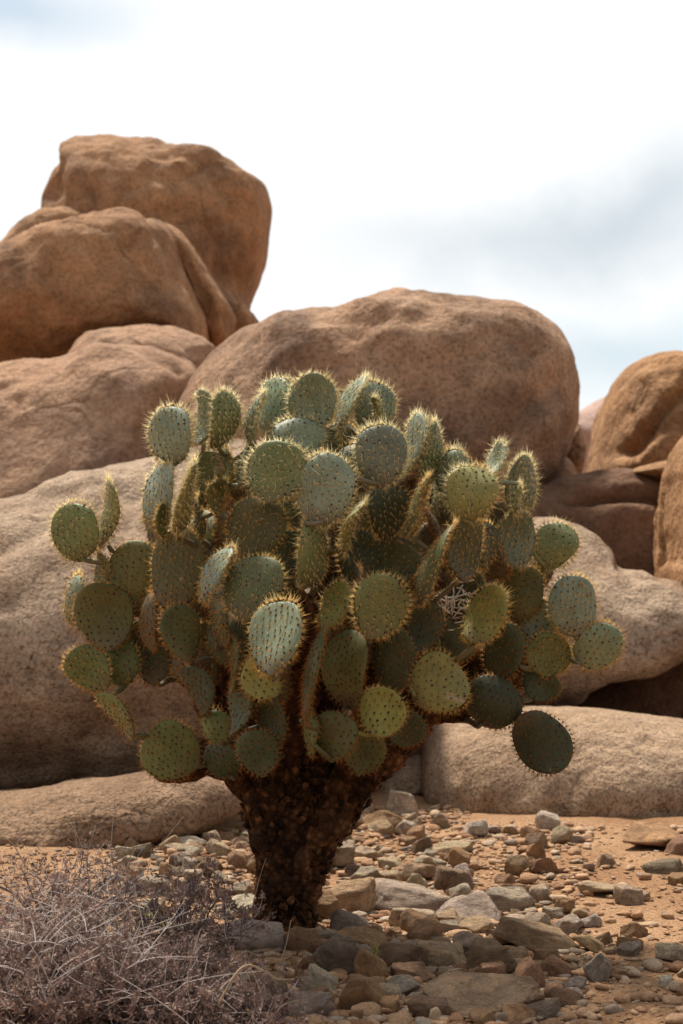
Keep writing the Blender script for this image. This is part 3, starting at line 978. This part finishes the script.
def knobbly(pts, rad, n, k=40, seed=0.0):
    c = spline(pts, n)
    r = np.interp(np.linspace(0, 1, n), np.linspace(0, 1, len(rad)), rad)
    m = MB()
    m.tube(c, r, k)
    v = m.v[0]
    cen = np.concatenate([np.repeat(c, k, 0), c[:1], c[-1:]])
    for q in range(len(v)):
        p = Vector(v[q])
        a = 0.030 * noise.fractal(p * 9 + Vector((seed, 0, 0)), 0.9, 2.0, 4) + 0.014 * (0.5 - noise.voronoi(p * 30)[0][0])
        dirv = v[q] - cen[q]
        L = np.linalg.norm(dirv)
        if L > 1e-6:
            v[q] = v[q] + dirv / L * a
    tb.add(v, m.f[0])
    return c, r


TR = []
TR.append(knobbly([lp(285, 932), lp(285, 905), lp(286, 870), lp(284, 830), lp(272, 785), lp(254, 735, 0), lp(240, 690, 0.02)], [0.100, 0.093, 0.092, 0.104, 0.108, 0.102, 0.08], 60))
TR.append(knobbly([lp(292, 905, 0.02), lp(304, 860, 0), lp(325, 815, 0), lp(352, 775, 0), lp(384, 742, -0.02), lp(420, 716, -0.05)], [0.07, 0.082, 0.094, 0.092, 0.082, 0.052], 56, 40, 5.0))
TR.append(knobbly([lp(290, 860, 0), lp(300, 800, -0.02), lp(312, 740, -0.03), lp(322, 690, 0.0), lp(330, 640, 0.05)], [0.08, 0.09, 0.085, 0.075, 0.05], 46, 36, 9.0))
kv, kf = ico(1)
for c, r in TR:
    for q in range(620):
        i = RNG.integers(0, len(c) - 1)
        t = c[i + 1] - c[i]
        t = t / np.linalg.norm(t)
        rd = RNG.normal(0, 1, 3)
        rd -= t * (rd @ t)
        rd /= np.linalg.norm(rd)
        sd = np.cross(t, rd)
        tl = t + rd * RNG.uniform(-0.3, 0.7)
        b0 = c[i] + rd * r[i] * RNG.uniform(0.97, 1.1)
        sz = RNG.uniform(0.007, 0.017)
        vv = kv * RNG.uniform(0.7, 1.25, (len(kv), 1))
        tb.add(b0 + sz * (vv[:, :1] * 1.3 * tl + vv[:, 1:2] * sd + vv[:, 2:] * 0.55 * rd), kf)
tr = obj('trunk', tb.build('trunk', [M_trunk]), cact)
# bristles on the trunk
bs, ds, ls = [], [], []
for c, r in TR:
    for q in range(800):
        i = RNG.integers(0, len(c) - 1)
        t = c[i + 1] - c[i]
        t = t / np.linalg.norm(t)
        rd = RNG.normal(0, 1, 3)
        rd -= t * (rd @ t)
        rd /= np.linalg.norm(rd)
        b0 = c[i] + rd * r[i] * 0.98 + t * RNG.uniform(-0.01, 0.01)
        for z in range(RNG.integers(4, 8)):
            bs.append(b0 + RNG.normal(0, 0.003, 3))
            ds.append(rd + RNG.normal(0, 0.55, 3) + [0, 0, -0.35])
            ls.append(RNG.uniform(0.012, 0.034))
v_, f_ = spine_field(np.array(bs), np.array(ds), np.array(ls), 0.0008)
sp_ = obj('bristles', mesh('bristles', v_, f_, False, [M_spine]), tr)
sp_.color = (0.34, 0.17, 0.07, 1)

# woody branches inside the crown and the necks that join each pad to them
LIMBS = [[(254, 740, 0.0), (225, 720, 0.0), (205, 680, 0.02), (180, 620, 0.05), (160, 560, 0.1)],
         [(240, 700, 0.0), (225, 640, -0.05), (222, 580, 0.0), (215, 500, 0.1)],
         [(318, 715, 0.0), (290, 640, 0.0), (275, 560, 0.05), (285, 480, 0.15)],
         [(325, 680, 0.0), (335, 600, 0.0), (335, 520, 0.1), (335, 450, 0.2)],
         [(330, 690, 0.02), (370, 610, 0.05), (390, 540, 0.1), (395, 470, 0.2)],
         [(384, 742, -0.02), (410, 670, 0.0), (430, 590, 0.05), (440, 500, 0.15)],
         [(400, 728, -0.03), (450, 660, 0.0), (485, 600, 0.02), (500, 520, 0.1)],
         [(415, 718, -0.05), (470, 690, -0.02), (520, 660, 0.0), (560, 620, 0.02)],
         [(290, 770, 0.0), (290, 720, -0.16), (290, 670, -0.32), (300, 620, -0.45)],
         [(340, 790, 0.0), (370, 725, -0.22), (385, 660, -0.40), (380, 620, -0.5)],
         [(262, 790, 0.0), (235, 765, -0.04), (205, 755, -0.04), (176, 762, -0.03)]]
limb_pts, limb_mb = [], []
neck_mb = [MB() for _ in LIMBS]
for L in LIMBS:
    c = spline([lp(*q) for q in L], 26)
    m = MB()
    r = np.linspace(0.060, 0.024, 26) + RNG.normal(0, 0.004, 26)
    m.tube(c, r, 14)
    limb_pts.append(c)
    limb_mb.append(m)
allb = [(i, p) for i, c in enumerate(limb_pts) for p in c]
AP = np.array([p for i, p in allb])
AI = np.array([i for i, p in allb])
for k, (b, mid, tip, rim_) in enumerate(pad_info[:len(pad_objs)]):
    dist = np.linalg.norm(AP - b, axis=1) + np.maximum(0, AP[:, 2] - b[2] - 0.02) * 1.5
    q = int(np.argmin(dist))
    best, end, owner = dist[q], AP[q], AI[q]
    joint = None
    for k2, pi in enumerate(pad_info):
        if k2 == k or (k2 > k and joint is not None and False):
            continue
        dd = np.linalg.norm(pi[3] - b, axis=1)
        i = int(np.argmin(dd))
        if dd[i] < min(0.10, best) and np.linalg.norm(pi[0] - AP, axis=1).min() < best:
            best, joint = dd[i], pi[3][i]
    if joint is not None:      # grows from the rim of another pad: a short narrow neck
        nm = MB()
        nm.tube(spline([b + (mid - b) * 0.06, (b + joint) / 2, joint], 6), np.array([0.006, 0.007, 0.008, 0.008, 0.007, 0.006]), 9)
        inv = np.array(pad_objs[k][1].inverted())
        no = obj('neck', mesh('neck', nm.v[0] @ inv[:3, :3].T + inv[:3, 3], nm.f[0], True, [M_pad]), pad_objs[k][0])
        no.color = pad_objs[k][0].color
    else:                      # else a thin stem leads back into the crown
        inn = (b - mid) / np.linalg.norm(b - mid)
        c = spline([b + (mid - b) * 0.05, b + inn * 0.008 + [0, 0.05, 0], b * 0.85 + end * 0.15 + np.array([0, 0.13, 0]), b * 0.4 + end * 0.6 + np.array([0, 0.14, -0.01]), end], 14)
        neck_mb[owner].tube(c, np.linspace(0.006, 0.016, 14), 9)
for c, m in zip(limb_pts, limb_mb):
    # old pads turned brown and woody, one growing on the other, make up the branch
    for i in range(3, 26, 3):
        t = c[min(i + 2, 25)] - c[max(i - 2, 0)]
        t /= np.linalg.norm(t)
        a = RNG.normal(0, 1, 3) * [1, 0.5, 0.4]
        a -= t * (a @ t)
        a /= np.linalg.norm(a)
        b = np.cross(t, a)
        v0, f0 = ico(3)
        Lw, Ww, Tw = RNG.uniform(0.085, 0.12), RNG.uniform(0.07, 0.10), RNG.uniform(0.022, 0.034)
        v = (v0[:, :1] * Lw * (1 + 0.15 * v0[:, 1:2] ** 2)) * t + v0[:, 1:2] * Ww * a + v0[:, 2:] * Tw * b
        for q in range(len(v)):
            v[q] *= 1 + 0.10 * noise.fractal(Vector(v[q] * 22 + c[i] * 50), 0.9, 2.0, 4)
        m.add(v + c[i] + RNG.normal(0, 0.008, 3) + [0, 0.012, 0], f0)
for m, nk in zip(limb_mb, neck_mb):
    nf = sum(len(q) for q in m.f)
    mi = np.zeros(nf, int)
    if nk.n:
        m.add(np.concatenate(nk.v), np.concatenate(nk.f))
        mi = np.concatenate([mi, np.ones(sum(len(q) for q in nk.f), int)])
    o = obj('branch', mesh('branch', np.concatenate(m.v), np.concatenate(m.f), True, [M_trunk, M_pad], mi), cact)
    o.color = (0.10, 0.10, 0.045, 1)

# a dried out pad: bare pale fibre net left in the crown
dm = MB()
cc = lp(448, 610, -0.42)
for q in range(26):
    a = RNG.uniform(0, 2 * math.pi)
    st = cc + np.array([RNG.normal(0, 0.022), RNG.normal(0, 0.012), RNG.normal(0, 0.05)])
    pts = [st]
    dr = np.array([math.cos(a) * 0.5 + 0.35, RNG.normal(0, 0.2), math.sin(a) + 0.5])
    for z in range(5):
        dr = dr + RNG.normal(0, 0.5, 3) * [1, 0.4, 1]
        pts.append(pts[-1] + dr / np.linalg.norm(dr) * 0.014)
    dm.tube(spline(pts, 10), 0.0022, 5)
o = obj('dead_pad', dm.build('dead_pad', [M_dead]), cact)
o['label'] = 'bleached fibre skeleton of a dead pad'

# ------------------------------------------------------------------ loose stones
def stone_proto(seed, flat=0.0, sharp=0.8):
    rs = np.random.default_rng(seed)
    v, f = ico(4)
    npl = rs.integers(6, 10)
    az = np.linspace(0, 2 * math.pi, npl, endpoint=False) + rs.normal(0, 0.3, npl)
    el = rs.uniform(-0.35, 0.8, npl)
    pl = np.stack([np.cos(az) * np.cos(el), np.sin(az) * np.cos(el), np.sin(el)], -1)
    cap = np.array([[rs.normal(0, 0.2), rs.normal(-0.1, 0.2), 1], [rs.normal(0, 0.2), rs.normal(0, 0.2), -1], [rs.normal(0, 0.7), rs.normal(0, 0.7), 1]])
    pl = np.concatenate([pl, cap / np.linalg.norm(cap, axis=1, keepdims=True)])
    dd = np.concatenate([rs.uniform(0.6, 0.95, npl), rs.uniform(0.42, 0.6, 2), rs.uniform(0.5, 0.7, 1)])
    cosv = v @ pl.T
    r = np.where(cosv > 0.05, dd[None] / np.maximum(cosv, 0.05), 9.0)
    r = np.concatenate([r, np.full((len(v), 1), 1.05)], 1)
    pw = 60
    rr = (r ** -pw).sum(1) ** (-1 / pw)
    rr = np.minimum(rr, 1.1)
    co = v * rr[:, None]
    for q in range(len(co)):
        p = Vector(co[q])
        co[q] *= 1 + 0.09 * noise.fractal(p * 1.5 + Vector((seed, 0, 0)), 0.8, 2.0, 5) + 0.035 * noise.fractal(p * 7 + Vector((0, seed, 0)), 0.8, 2.0, 3)
    lo, hi_ = co.min(0), co.max(0)
    co = (co - (lo + hi_) / 2) / ((hi_ - lo) / 2)
    return mesh('stone', co, f, True, [M_stone])


protos = [stone_proto(50 + i) for i in range(20)]
SCOL = {'pale cream': (0.56, 0.44, 0.32), 'tan': (0.46, 0.315, 0.20), 'orange brown': (0.42, 0.235, 0.125), 'reddish brown': (0.29, 0.155, 0.09),
        'dark brown': (0.19, 0.12, 0.08), 'grey': (0.45, 0.385, 0.325), 'dark grey': (0.19, 0.165, 0.15), 'bluish grey': (0.26, 0.245, 0.245), 'whitish': (0.66, 0.58, 0.48)}
taken = []
GROUP = 'loose stones lying on the ground'


def put_stone(px, py, wpx, hpx, col, label, rotz=None, tilt=None, k=None, name='stone', shape=None, lift=0.0):
    """px,py = middle of the stone in the photograph; it is sunk a little into the soil"""
    rs = random.Random(int(px * 7919 + py * 104729))
    g = G(px, py + hpx * 0.42)
    s = g.y / F
    w_, h_ = wpx * s, hpx * s
    sink = 0.33
    el = math.atan2(CAMH, g.y)
    dp = w_ * rs.uniform(0.55, 0.8)
    hz = max(0.35 * h_, (h_ - dp * math.sin(el) * 0.75) / math.cos(el))
    me = protos[(k if k is not None else rs.randrange(20)) % 20]
    o = obj(name, me, None)
    o.scale = (w_ / 2, dp / 2, hz / 2 / (1 - sink * 0.5))
    cy = g.y + dp * 0.36
    cx = g.x * cy / g.y
    z0 = gheight(cx, cy)
    o.location = (cx, cy, z0 + o.scale[2] * (1 - sink) + lift)
    o.rotation_euler = (rs.uniform(-0.2, 0.3), R(tilt if tilt is not None else rs.uniform(-16, 16)), R(rotz) if rotz is not None else rs.uniform(-0.4, 0.4) + (math.pi if rs.random() < 0.5 else 0))
    c = SCOL[col]
    c = tuple(1.18 * (0.72 * c[i] + 0.28 * (0.53, 0.345, 0.20)[i]) for i in range(3))
    j = rs.uniform(0.85, 1.15)
    o.color = (c[0] * j, c[1] * j * rs.uniform(0.96, 1.04), c[2] * j * rs.uniform(0.92, 1.08), 1)
    tag(o, label, 'stone', GROUP)
    taken.append((cx, cy, max(w_, dp) / 2))
    return o


KEY = [
 (652, 841, 58, 27, 'orange brown', 'large smooth orange brown stone on sand near the right edge', 4),
 (664, 864, 38, 17, 'dark grey', 'dark angular stone just below the large smooth orange brown stone', 0),
 (408, 825, 25, 19, 'whitish', 'round white stone right of the trunk, beside an orange brown slab', 0),
 (384, 820, 38, 20, 'orange brown', 'orange brown blocky stone touching the round white stone', 0),
 (350, 823, 24, 20, 'pale cream', 'small pale hooked stone against the right side of the trunk', -10),
 (409, 892, 78, 32, 'grey', 'long low grey stone, widest in the row right of the trunk', 4),
 (469, 901, 60, 28, 'grey', 'long grey wedge stone between two grey neighbours in the row', 0),
 (510, 892, 46, 26, 'grey', 'light grey veined stone at right end of the grey row', -4),
 (538, 931, 82, 34, 'tan', 'big flat tan slab tilted down to the right in the stone field', 14),
 (484, 999, 110, 46, 'tan', 'largest flat tan slab at the bottom edge of the stone field', 0),
 (345, 958, 58, 44, 'dark grey', 'angular dark grey rock below and right of the trunk foot', 18),
 (400, 956, 52, 32, 'dark brown', 'dark brown blunt rock right of the angular dark grey rock', 0),
 (441, 951, 52, 30, 'tan', 'tan angular rock right of the dark brown blunt rock', 6),
 (492, 956, 46, 38, 'dark brown', 'dark rough rock left of the big tilted tan slab', 8),
 (412, 913, 42, 27, 'pale cream', 'flat topped cream stone below the long low grey stone', 0),
 (424, 930, 36, 30, 'orange brown', 'square brown stone right under the flat topped cream stone', -8),
 (452, 875, 34, 30, 'dark brown', 'pointed dark brown stone standing above the grey wedge stone', -18),
 (347, 894, 54, 36, 'tan', 'large blocky tan stone against the right foot of the trunk', -8),
 (322, 905, 34, 30, 'orange brown', 'brown rock pressed into the right side of the trunk foot', 0),
 (303, 942, 34, 28, 'reddish brown', 'reddish brown rock directly below the trunk foot', 0),
 (402, 989, 34, 22, 'bluish grey', 'bluish grey stone left of the largest bottom slab', 0),
 (545, 1012, 34, 24, 'dark grey', 'grey speckled stone right of the largest bottom slab', 0),
 (592, 940, 36, 18, 'tan', 'narrow tan stone pointing right of the big tilted slab', 24),
 (634, 923, 26, 17, 'reddish brown', 'brown stone alone on the sand at right', 0),
 (600, 886, 40, 16, 'pale cream', 'flat cream stone on the sand right of the grey row', 4),
 (629, 892, 26, 22, 'pale cream', 'cream stone with dark side, right of the flat cream stone', -10),
 (364, 937, 54, 24, 'orange brown', 'orange brown wedge lying above the angular dark grey rock', 12),
 (352, 922, 40, 26, 'dark grey', 'dark grey wedge between tan block and orange brown wedge', 14),
 (598, 973, 22, 28, 'bluish grey', 'slanted dark bluish stone in the gravel right of the slab', 45),
 (306, 1012, 52, 32, 'grey', 'grey rounded stone at the bottom edge below the trunk', 0),
 (362, 1000, 44, 42, 'reddish brown', 'rough reddish rock at the bottom edge left of the bluish grey stone', 0),
 (418, 871, 34, 20, 'tan', 'tan oval stone above the long low grey stone', 0),
 (391, 865, 24, 13, 'pale cream', 'pale oval stone above left of the tan oval stone', 0),
 (368, 853, 30, 15, 'pale cream', 'flat pale stone in the line right of the trunk', 0),
 (340, 856, 32, 28, 'pale cream', 'rough pale upright stone beside the trunk', -14),
 (365, 874, 26, 18, 'grey', 'grey stone between the trunk and the tan oval stone', 0),
 (430, 862, 30, 15, 'grey', 'dark edged grey flat stone above the pointed dark brown stone', 0),
 (450, 848, 44, 14, 'pale cream', 'long pale flat stone behind the pointed dark brown stone', -3),
 (242, 906, 46, 26, 'whitish', 'pale whitish slab left of the trunk foot', -10),
 (255, 938, 62, 34, 'grey', 'big grey rock in front of the left side of the trunk foot', 0),
 (200, 830, 44, 20, 'reddish brown', 'long reddish brown stone by the low slab left of the trunk', 0),
 (140, 853, 26, 17, 'dark grey', 'small dark stone behind the dry shrub near the low slab', 0),
 (240, 862, 22, 19, 'orange brown', 'orange brown stone touching the left side of the trunk', 0),
 (192, 843, 30, 11, 'whitish', 'thin whitish stone below the long reddish brown stone', 4),
 (178, 853, 27, 13, 'pale cream', 'flat cream stone behind the shrub, left of thin pale stones', 0),
 (219, 853, 24, 16, 'pale cream', 'cream stone between thin whitish stone and orange brown stone', 10),
 (241, 884, 26, 16, 'grey', 'grey flat stone above the pale whitish slab', 0),
 (208, 866, 26, 14, 'dark brown', 'dark brown slab stone left of the orange brown stone', 0),
 (156, 884, 34, 26, 'grey', 'grey stone showing through the top of the dry shrub', 0),
 (152, 908, 26, 22, 'pale cream', 'cream stone half hidden under the greenish cushion plant', 0),
 (310, 967, 24, 20, 'reddish brown', 'small brown stone left of the angular dark grey rock', 0),
 (326, 969, 13, 12, 'orange brown', 'tiny round stone tucked beside the angular dark grey rock', 0),
 (410, 973, 36, 20, 'reddish brown', 'brown stone above the bluish grey stone', 0),
 (470, 940, 32, 26, 'pale cream', 'pale stone left of the dark rough rock', -20),
 (448, 920, 20, 16, 'grey', 'small grey stone under the grey wedge stone', 0),
 (475, 918, 34, 17, 'tan', 'tan flat stone under the light grey veined stone', 0),
 (560, 967, 34, 22, 'reddish brown', 'reddish stone below the big tilted tan slab', 10),
 (574, 985, 22, 18, 'grey', 'grey stone below right of the big tilted tan slab', 0),
 (620, 973, 20, 14, 'orange brown', 'orange brown stone in the gravel at far right of the field', 0),
 (430, 1012, 40, 24, 'dark brown', 'dark stone at the bottom edge left of the largest slab', 0),
 (530, 975, 26, 34, 'orange brown', 'upright orange stone at the right corner of the largest slab', -24),
 (455, 975, 30, 18, 'dark brown', 'dark brown stone behind the largest bottom slab', 0),
]
for i, (px, py, ww, hh, c, lab, tl) in enumerate(KEY):
    put_stone(px, py, ww * 1.13, hh, c, lab, rotz=0, tilt=tl, k=i)


def zone(px, py):
    if px < 250:
        return 'in the patch of stones left of the trunk'
    if py > 965:
        return 'among the stones along the bottom edge'
    if px > 575:
        return 'on the open sand at right'
    if py < 852:
        return 'in the far strip of gravel before the low boulder'
    if px < 420:
        return 'near the right foot of the trunk'
    return 'in the middle of the stone field'


cols = list(SCOL)
wts = [18, 34, 20, 12, 5, 7, 2, 2, 9]
n_st, tries = 0, 0
rs = random.Random(5)
TARGET = 300 - len(KEY)
while n_st < TARGET and tries < 40000:
    tries += 1
    px = rs.uniform(120, 690)
    py = rs.uniform(815, 1030) if px > 245 else rs.uniform(828, 900)
    if px > 575 and rs.random() < 0.8:
        continue
    if px > 470 and py < 830:
        continue
    if px < 300 and py > 940 and rs.random() < .8:
        continue
    if px > 600 and py < 850:
        continue
    big = (py - 800) / 220
    ww = rs.lognormvariate(2.70 + 0.62 * big, 0.34)
    ww = min(ww, 38)
    hh = ww * rs.uniform(0.5, 0.85)
    g = G(px, py)
    s = g.y / F
    r = ww * s / 2
    if any((g.x - a) ** 2 + (g.y - b) ** 2 < ((q + r) * (0.80 if r < 0.03 else 0.74)) ** 2 for a, b, q in taken):
        continue
    c = rs.choices(cols, wts)[0]
    size = 'small' if ww < 14 else 'fist sized'
    put_stone(px, py - hh * 0.4, ww, hh, c, f'{size} {c} stone {zone(px, py)}')
    n_st += 1

# the gravel between them: far too many to count
gm = MB()
bv, bf = ico(1)
rs2 = np.random.default_rng(3)
n = 0
pv = []
for q in range(24):
    v = bv * rs2.uniform(0.6, 1.3, (len(bv), 1)) * rs2.uniform(0.6, 1.2, 3)
    pv.append(v)
for q in range(9000):
    px, py = rs2.uniform(-20, 710), 806 + 240 * rs2.random() ** 1.15
    if px > 560 and rs2.random() < 0.45:
        continue
    if px > 470 and py < 822:
        continue
    if px < 250 and py < 826:
        continue
    g = G(px, py)
    s = min(0.022, float(np.exp(rs2.normal(-4.95, 0.42))))
    if px > 600:
        s *= 0.62
    v = pv[rs2.integers(24)]
    a = rs2.uniform(0, 6.28)
    Rm = np.array([[math.cos(a), -math.sin(a), 0], [math.sin(a), math.cos(a), 0], [0, 0, 1]])
    v = (v * s * [1.5, 0.95, rs2.uniform(0.35, 0.7)]) @ Rm.T
    gm.add(v + [g.x, g.y, gheight(g.x, g.y) + s * rs2.uniform(0.0, 0.5)], bf)
pv2 = []
bv2, bf2 = ico(2)
for q in range(14):
    pl = rs2.normal(0, 1, (8, 3))
    pl /= np.linalg.norm(pl, axis=1, keepdims=True)
    cs = bv2 @ pl.T
    rr_ = np.where(cs > 0.05, rs2.uniform(0.4, 0.9, 8)[None] / np.maximum(cs, 0.05), 9.0)
    pv2.append(bv2 * np.minimum(1.05, (rr_ ** -40).sum(1) ** (-1 / 40))[:, None])
for q in range(6000):
    px, py = rs2.uniform(110, 700), 808 + 230 * rs2.random() ** 1.3
    if (px > 590 and rs2.random() < 0.8) or (px > 470 and py < 826) or (px < 250 and py < 830):
        continue
    g = G(px, py)
    s = min(0.03, 0.0085 + rs2.exponential(0.006))
    a = rs2.uniform(0, 6.28)
    Rm = np.array([[math.cos(a), -math.sin(a), 0], [math.sin(a), math.cos(a), 0], [0, 0, 1]])
    v = (pv2[rs2.integers(14)] * s * [1.65, 1, rs2.uniform(0.35, 0.75)]) @ Rm.T
    gm.add(v + [g.x, g.y, gheight(g.x, g.y) + s * rs2.uniform(0.1, 0.5)], bf2)
tag(obj('gravel', gm.build('gravel', [M_gravel], False)), 'small tan and brown gravel scattered over the desert soil between the stones', 'gravel', kind='stuff')

# ------------------------------------------------------------------ dry shrubs
def shrub(name, label, foot, spread, height, nstem, seed, lean=(0, 0), pale=0.5, nb=26):
    rs = np.random.default_rng(seed)
    x0, y0 = foot
    z0 = gheight(x0, y0)
    root = obj(name, None, None, (x0, y0, z0))
    tag(root, label, 'shrub', 'dry shrubs in the lower left corner')
    st, tw = MB(), MB()
    bvs, bfs = [[], []], [[], []]
    cnt = [0, 0]

    def leafs(p, d, n, sz):
        for q in range(n):
            k = 0 if rs.random() > pale * 0.6 else 1
            dr = d * 0.5 + rs.normal(0, 0.8, 3)
            dr /= np.linalg.norm(dr)
            sd = np.cross(dr, rs.normal(0, 1, 3))
            sd /= np.linalg.norm(sd) + 1e-9
            L = sz * rs.uniform(0.6, 1.3)
            b = p + rs.normal(0, sz * 0.35, 3)
            bvs[k].append(np.array([b, b + dr * L * 0.5 + sd * L * 0.2, b + dr * L, b + dr * L * 0.5 - sd * L * 0.2]))
            i = cnt[k]
            bfs[k].append([[i, i + 1, i + 2], [i, i + 2, i + 3]])
            cnt[k] += 4
    for q in range(nstem):
        a = rs.uniform(0, 2 * math.pi)
        rad = math.sqrt(rs.random()) * spread
        tip = np.array([math.cos(a) * rad + lean[0], math.sin(a) * rad + lean[1], height * (1 - 0.55 * (rad / spread) ** 2) * rs.uniform(0.6, 1.08)])
        b0 = np.array([rs.normal(0, spread * 0.22), rs.normal(0, spread * 0.22), -0.01])
        pts = [b0]
        for t in (0.3, 0.6, 0.85, 1.0):
            pts.append(b0 * (1 - t) + tip * np.array([t ** 1.1, t ** 1.1, t ** 0.8]) + rs.normal(0, 0.018, 3))
        c = spline(pts, 14)
        st.tube(c, np.linspace(0.0042, 0.0014, 14), 5, False)
        for z in range(rs.integers(7, 13)):
            i = rs.integers(4, 13)
            d = c[i + 1 if i < 13 else i] - c[i - 1]
            d = d / np.linalg.norm(d) + rs.normal(0, 0.75, 3)
            d /= np.linalg.norm(d)
            L = rs.uniform(0.04, 0.12)
            p2 = c[i] + d * L * 0.5 + rs.normal(0, 0.008, 3)
            p3 = c[i] + d * L + rs.normal(0, 0.012, 3) + [0, 0, 0.012]
            (tw if rs.random() < 0.6 else st).tube(spline([c[i], p2, p3], 6), np.linspace(0.0012, 0.0006, 6), 3, False)
            leafs(p3, d, rs.integers(nb // 2, nb + 4), 0.014)
            leafs(p2, d, rs.integers(nb // 8, nb // 3), 0.009)
        leafs(c[-1], np.array([0, 0, 1.0]), nb, 0.014)
    obj('stems', st.build('stems', [M_stem]), root)
    obj('twigs', tw.build('twigs', [M_twig]), root)
    for k, m in ((0, M_bud), (1, M_budp)):
        if bvs[k]:
            o = obj('foliage', mesh('foliage', np.concatenate(bvs[k]), np.concatenate(bfs[k]), False, [m]), root)
            o['label'] = ('dull reddish mauve dried leaves', 'paler pinkish dried leaves')[k]
    return root


def xy(px, Y):
    return (P(px, 800, Y).x, Y)


shrub('dry_shrub', 'low tangled mauve brown dry shrub filling the lower left corner', xy(40, 3.75), 0.33, 0.22, 56, 1, pale=0.7)
shrub('dry_shrub', 'dense mauve dry shrub at the bottom edge right of the corner shrub', xy(140, 3.66), 0.25, 0.165, 52, 2, pale=0.4, nb=30)
shrub('dry_shrub', 'upright dark twiggy dry shrub with bare stems nearest the trunk', xy(188, 4.05), 0.19, 0.29, 30, 3, (0.02, 0), 0.2, 16)
shrub('dry_shrub', 'sparse greyish dry shrub behind the corner shrub, tops against the low slab', xy(60, 4.35), 0.32, 0.29, 42, 4, (0, 0), 0.6, 12)
shrub('dry_shrub', 'small thin mauve dry shrub at the bottom edge below the trunk', xy(250, 3.6), 0.13, 0.09, 24, 5, (0, 0), 0.4, 16)


def straw(label, pts, r=0.0016, mat=M_straw, seed=0):
    m = MB()
    c = spline(pts, 30)
    m.tube(c, np.linspace(r * 1.15, r * 0.55, 30), 6)
    return tag(obj('dry_stalk', m.build('dry_stalk', [mat])), label, 'stalk', 'single dry stalks')


straw('pale dry stalk arching from the shrub toward the right, its end drooping under the trunk',
      [P(218, 1005, 3.46), P(235, 975, 3.46), P(248, 965, 3.48), P(262, 970, 3.5), P(278, 979, 3.52), P(292, 979, 3.55)], 0.0024)
straw('thin straight pale stalk leaning right, just under the trunk foot', [P(280, 962, 3.98), P(286, 945, 4.0), P(291, 920, 4.02)], 0.0018)
straw('thin pale stalk leaning across the left side of the trunk', [P(254, 900, 4.3), P(259, 880, 4.32), P(266, 858, 4.35)], 0.0013)
straw('long pale stalk bending over at the left edge, tallest of the stalks', [P(42, 880, 4.1), P(26, 866, 4.1), P(14, 846, 4.1), P(2, 836, 4.1), P(-14, 834, 4.1)], 0.0018)
straw('pale stalk leaning steeply left out of the sparse shrub, before the low slab', [P(88, 866, 4.3), P(80, 842, 4.3), P(72, 826, 4.32), P(66, 818, 4.33)], 0.0014)
straw('short pale stalk standing upright right of the sparse shrub', [P(129, 868, 4.3), P(131, 855, 4.3), P(134, 842, 4.3)], 0.0014)
straw('curved pale stalk coming in from the right of the bottom shrub', [P(272, 1018, 3.5), P(282, 1006, 3.51), P(295, 1001, 3.53), P(308, 1003, 3.55)], 0.0018)
# tangled dry grass lying through the shrubs
gr = MB()
rg = np.random.default_rng(21)
for q in range(420):
    px = rg.uniform(-25, 150) if rg.random() < 0.85 else rg.uniform(100, 215)
    Y = rg.uniform(3.45, 4.4)
    x0 = P(px, 800, Y).x
    L = rg.uniform(0.06, 0.17)
    d = rg.normal(0, 1, 3) * [1.0, 0.6, 0.75]
    d /= np.linalg.norm(d)
    d[2] = abs(d[2]) * (1 if rg.random() < 0.75 else -0.5)
    b = np.array([x0, Y, gheight(x0, Y) + rg.uniform(0.05, 0.24) * (1.0 if px < 150 else 0.6)])
    bend = rg.normal(0, 0.35, 3)
    pts = [b + d * L * t + bend * L * t * t for t in (0, 0.33, 0.66, 1.0)]
    gr.tube(spline(pts, 10), np.linspace(0.0013, 0.0006, 10), 3, False)
tag(obj('dry_grass', gr.build('dry_grass', [M_twig])), 'tangle of fine pale dry grass lying through the shrubs', 'grass', kind='stuff')

# small yellow-green cushion plant half hidden in the shrub, and a little sprig among the stones
def cushion(label, name, c, r, hgt, n, seed, mat):
    rs = np.random.default_rng(seed)
    v, f = [], []
    for q in range(n):
        d = rs.normal(0, 1, 3)
        d[2] = abs(d[2])
        d /= np.linalg.norm(d)
        b = d * np.array([r, r * 0.7, hgt]) * rs.uniform(0.5, 1.0)
        L = 0.012 * rs.uniform(0.7, 1.4)
        sd = np.cross(d, rs.normal(0, 1, 3))
        sd /= np.linalg.norm(sd)
        e = d + rs.normal(0, 0.4, 3)
        i = len(v)
        v += [b, b + e * L * 0.5 + sd * L * 0.25, b + e * L, b + e * L * 0.5 - sd * L * 0.25]
        f += [[i, i + 1, i + 2], [i, i + 2, i + 3]]
    o = obj(name, mesh(name, np.array(v), np.array(f), False, [mat]), None, (c[0], c[1], gheight(c[0], c[1])))
    return tag(o, label, 'plant')


g = G(150, 935)
cushion('small yellow green cushion plant half hidden in the dry shrub', 'cushion_plant', (g.x, g.y), 0.06, 0.10, 420, 4, plain('cushion_leaf', (0.42, 0.40, 0.16), 0.8, 60, 0.4, 0, transl=0.2))
g = G(375, 972)
cushion('thin upright yellow green sprig between the dark rocks below the trunk', 'green_sprig', (g.x, g.y), 0.010, 0.085, 90, 8, M_green)

# ------------------------------------------------------------------ render settings
vs = sc.view_settings
vs.view_transform = 'Standard'
vs.look = 'None'
vs.exposure = 0.38
vs.gamma = 1.0
vs.use_curve_mapping = False
sc.render.engine = 'CYCLES'
sc.cycles.max_bounces = 6
sc.cycles.diffuse_bounces = 3
sc.cycles.glossy_bounces = 2
sc.cycles.transmission_bounces = 3
sc.cycles.use_denoising = True
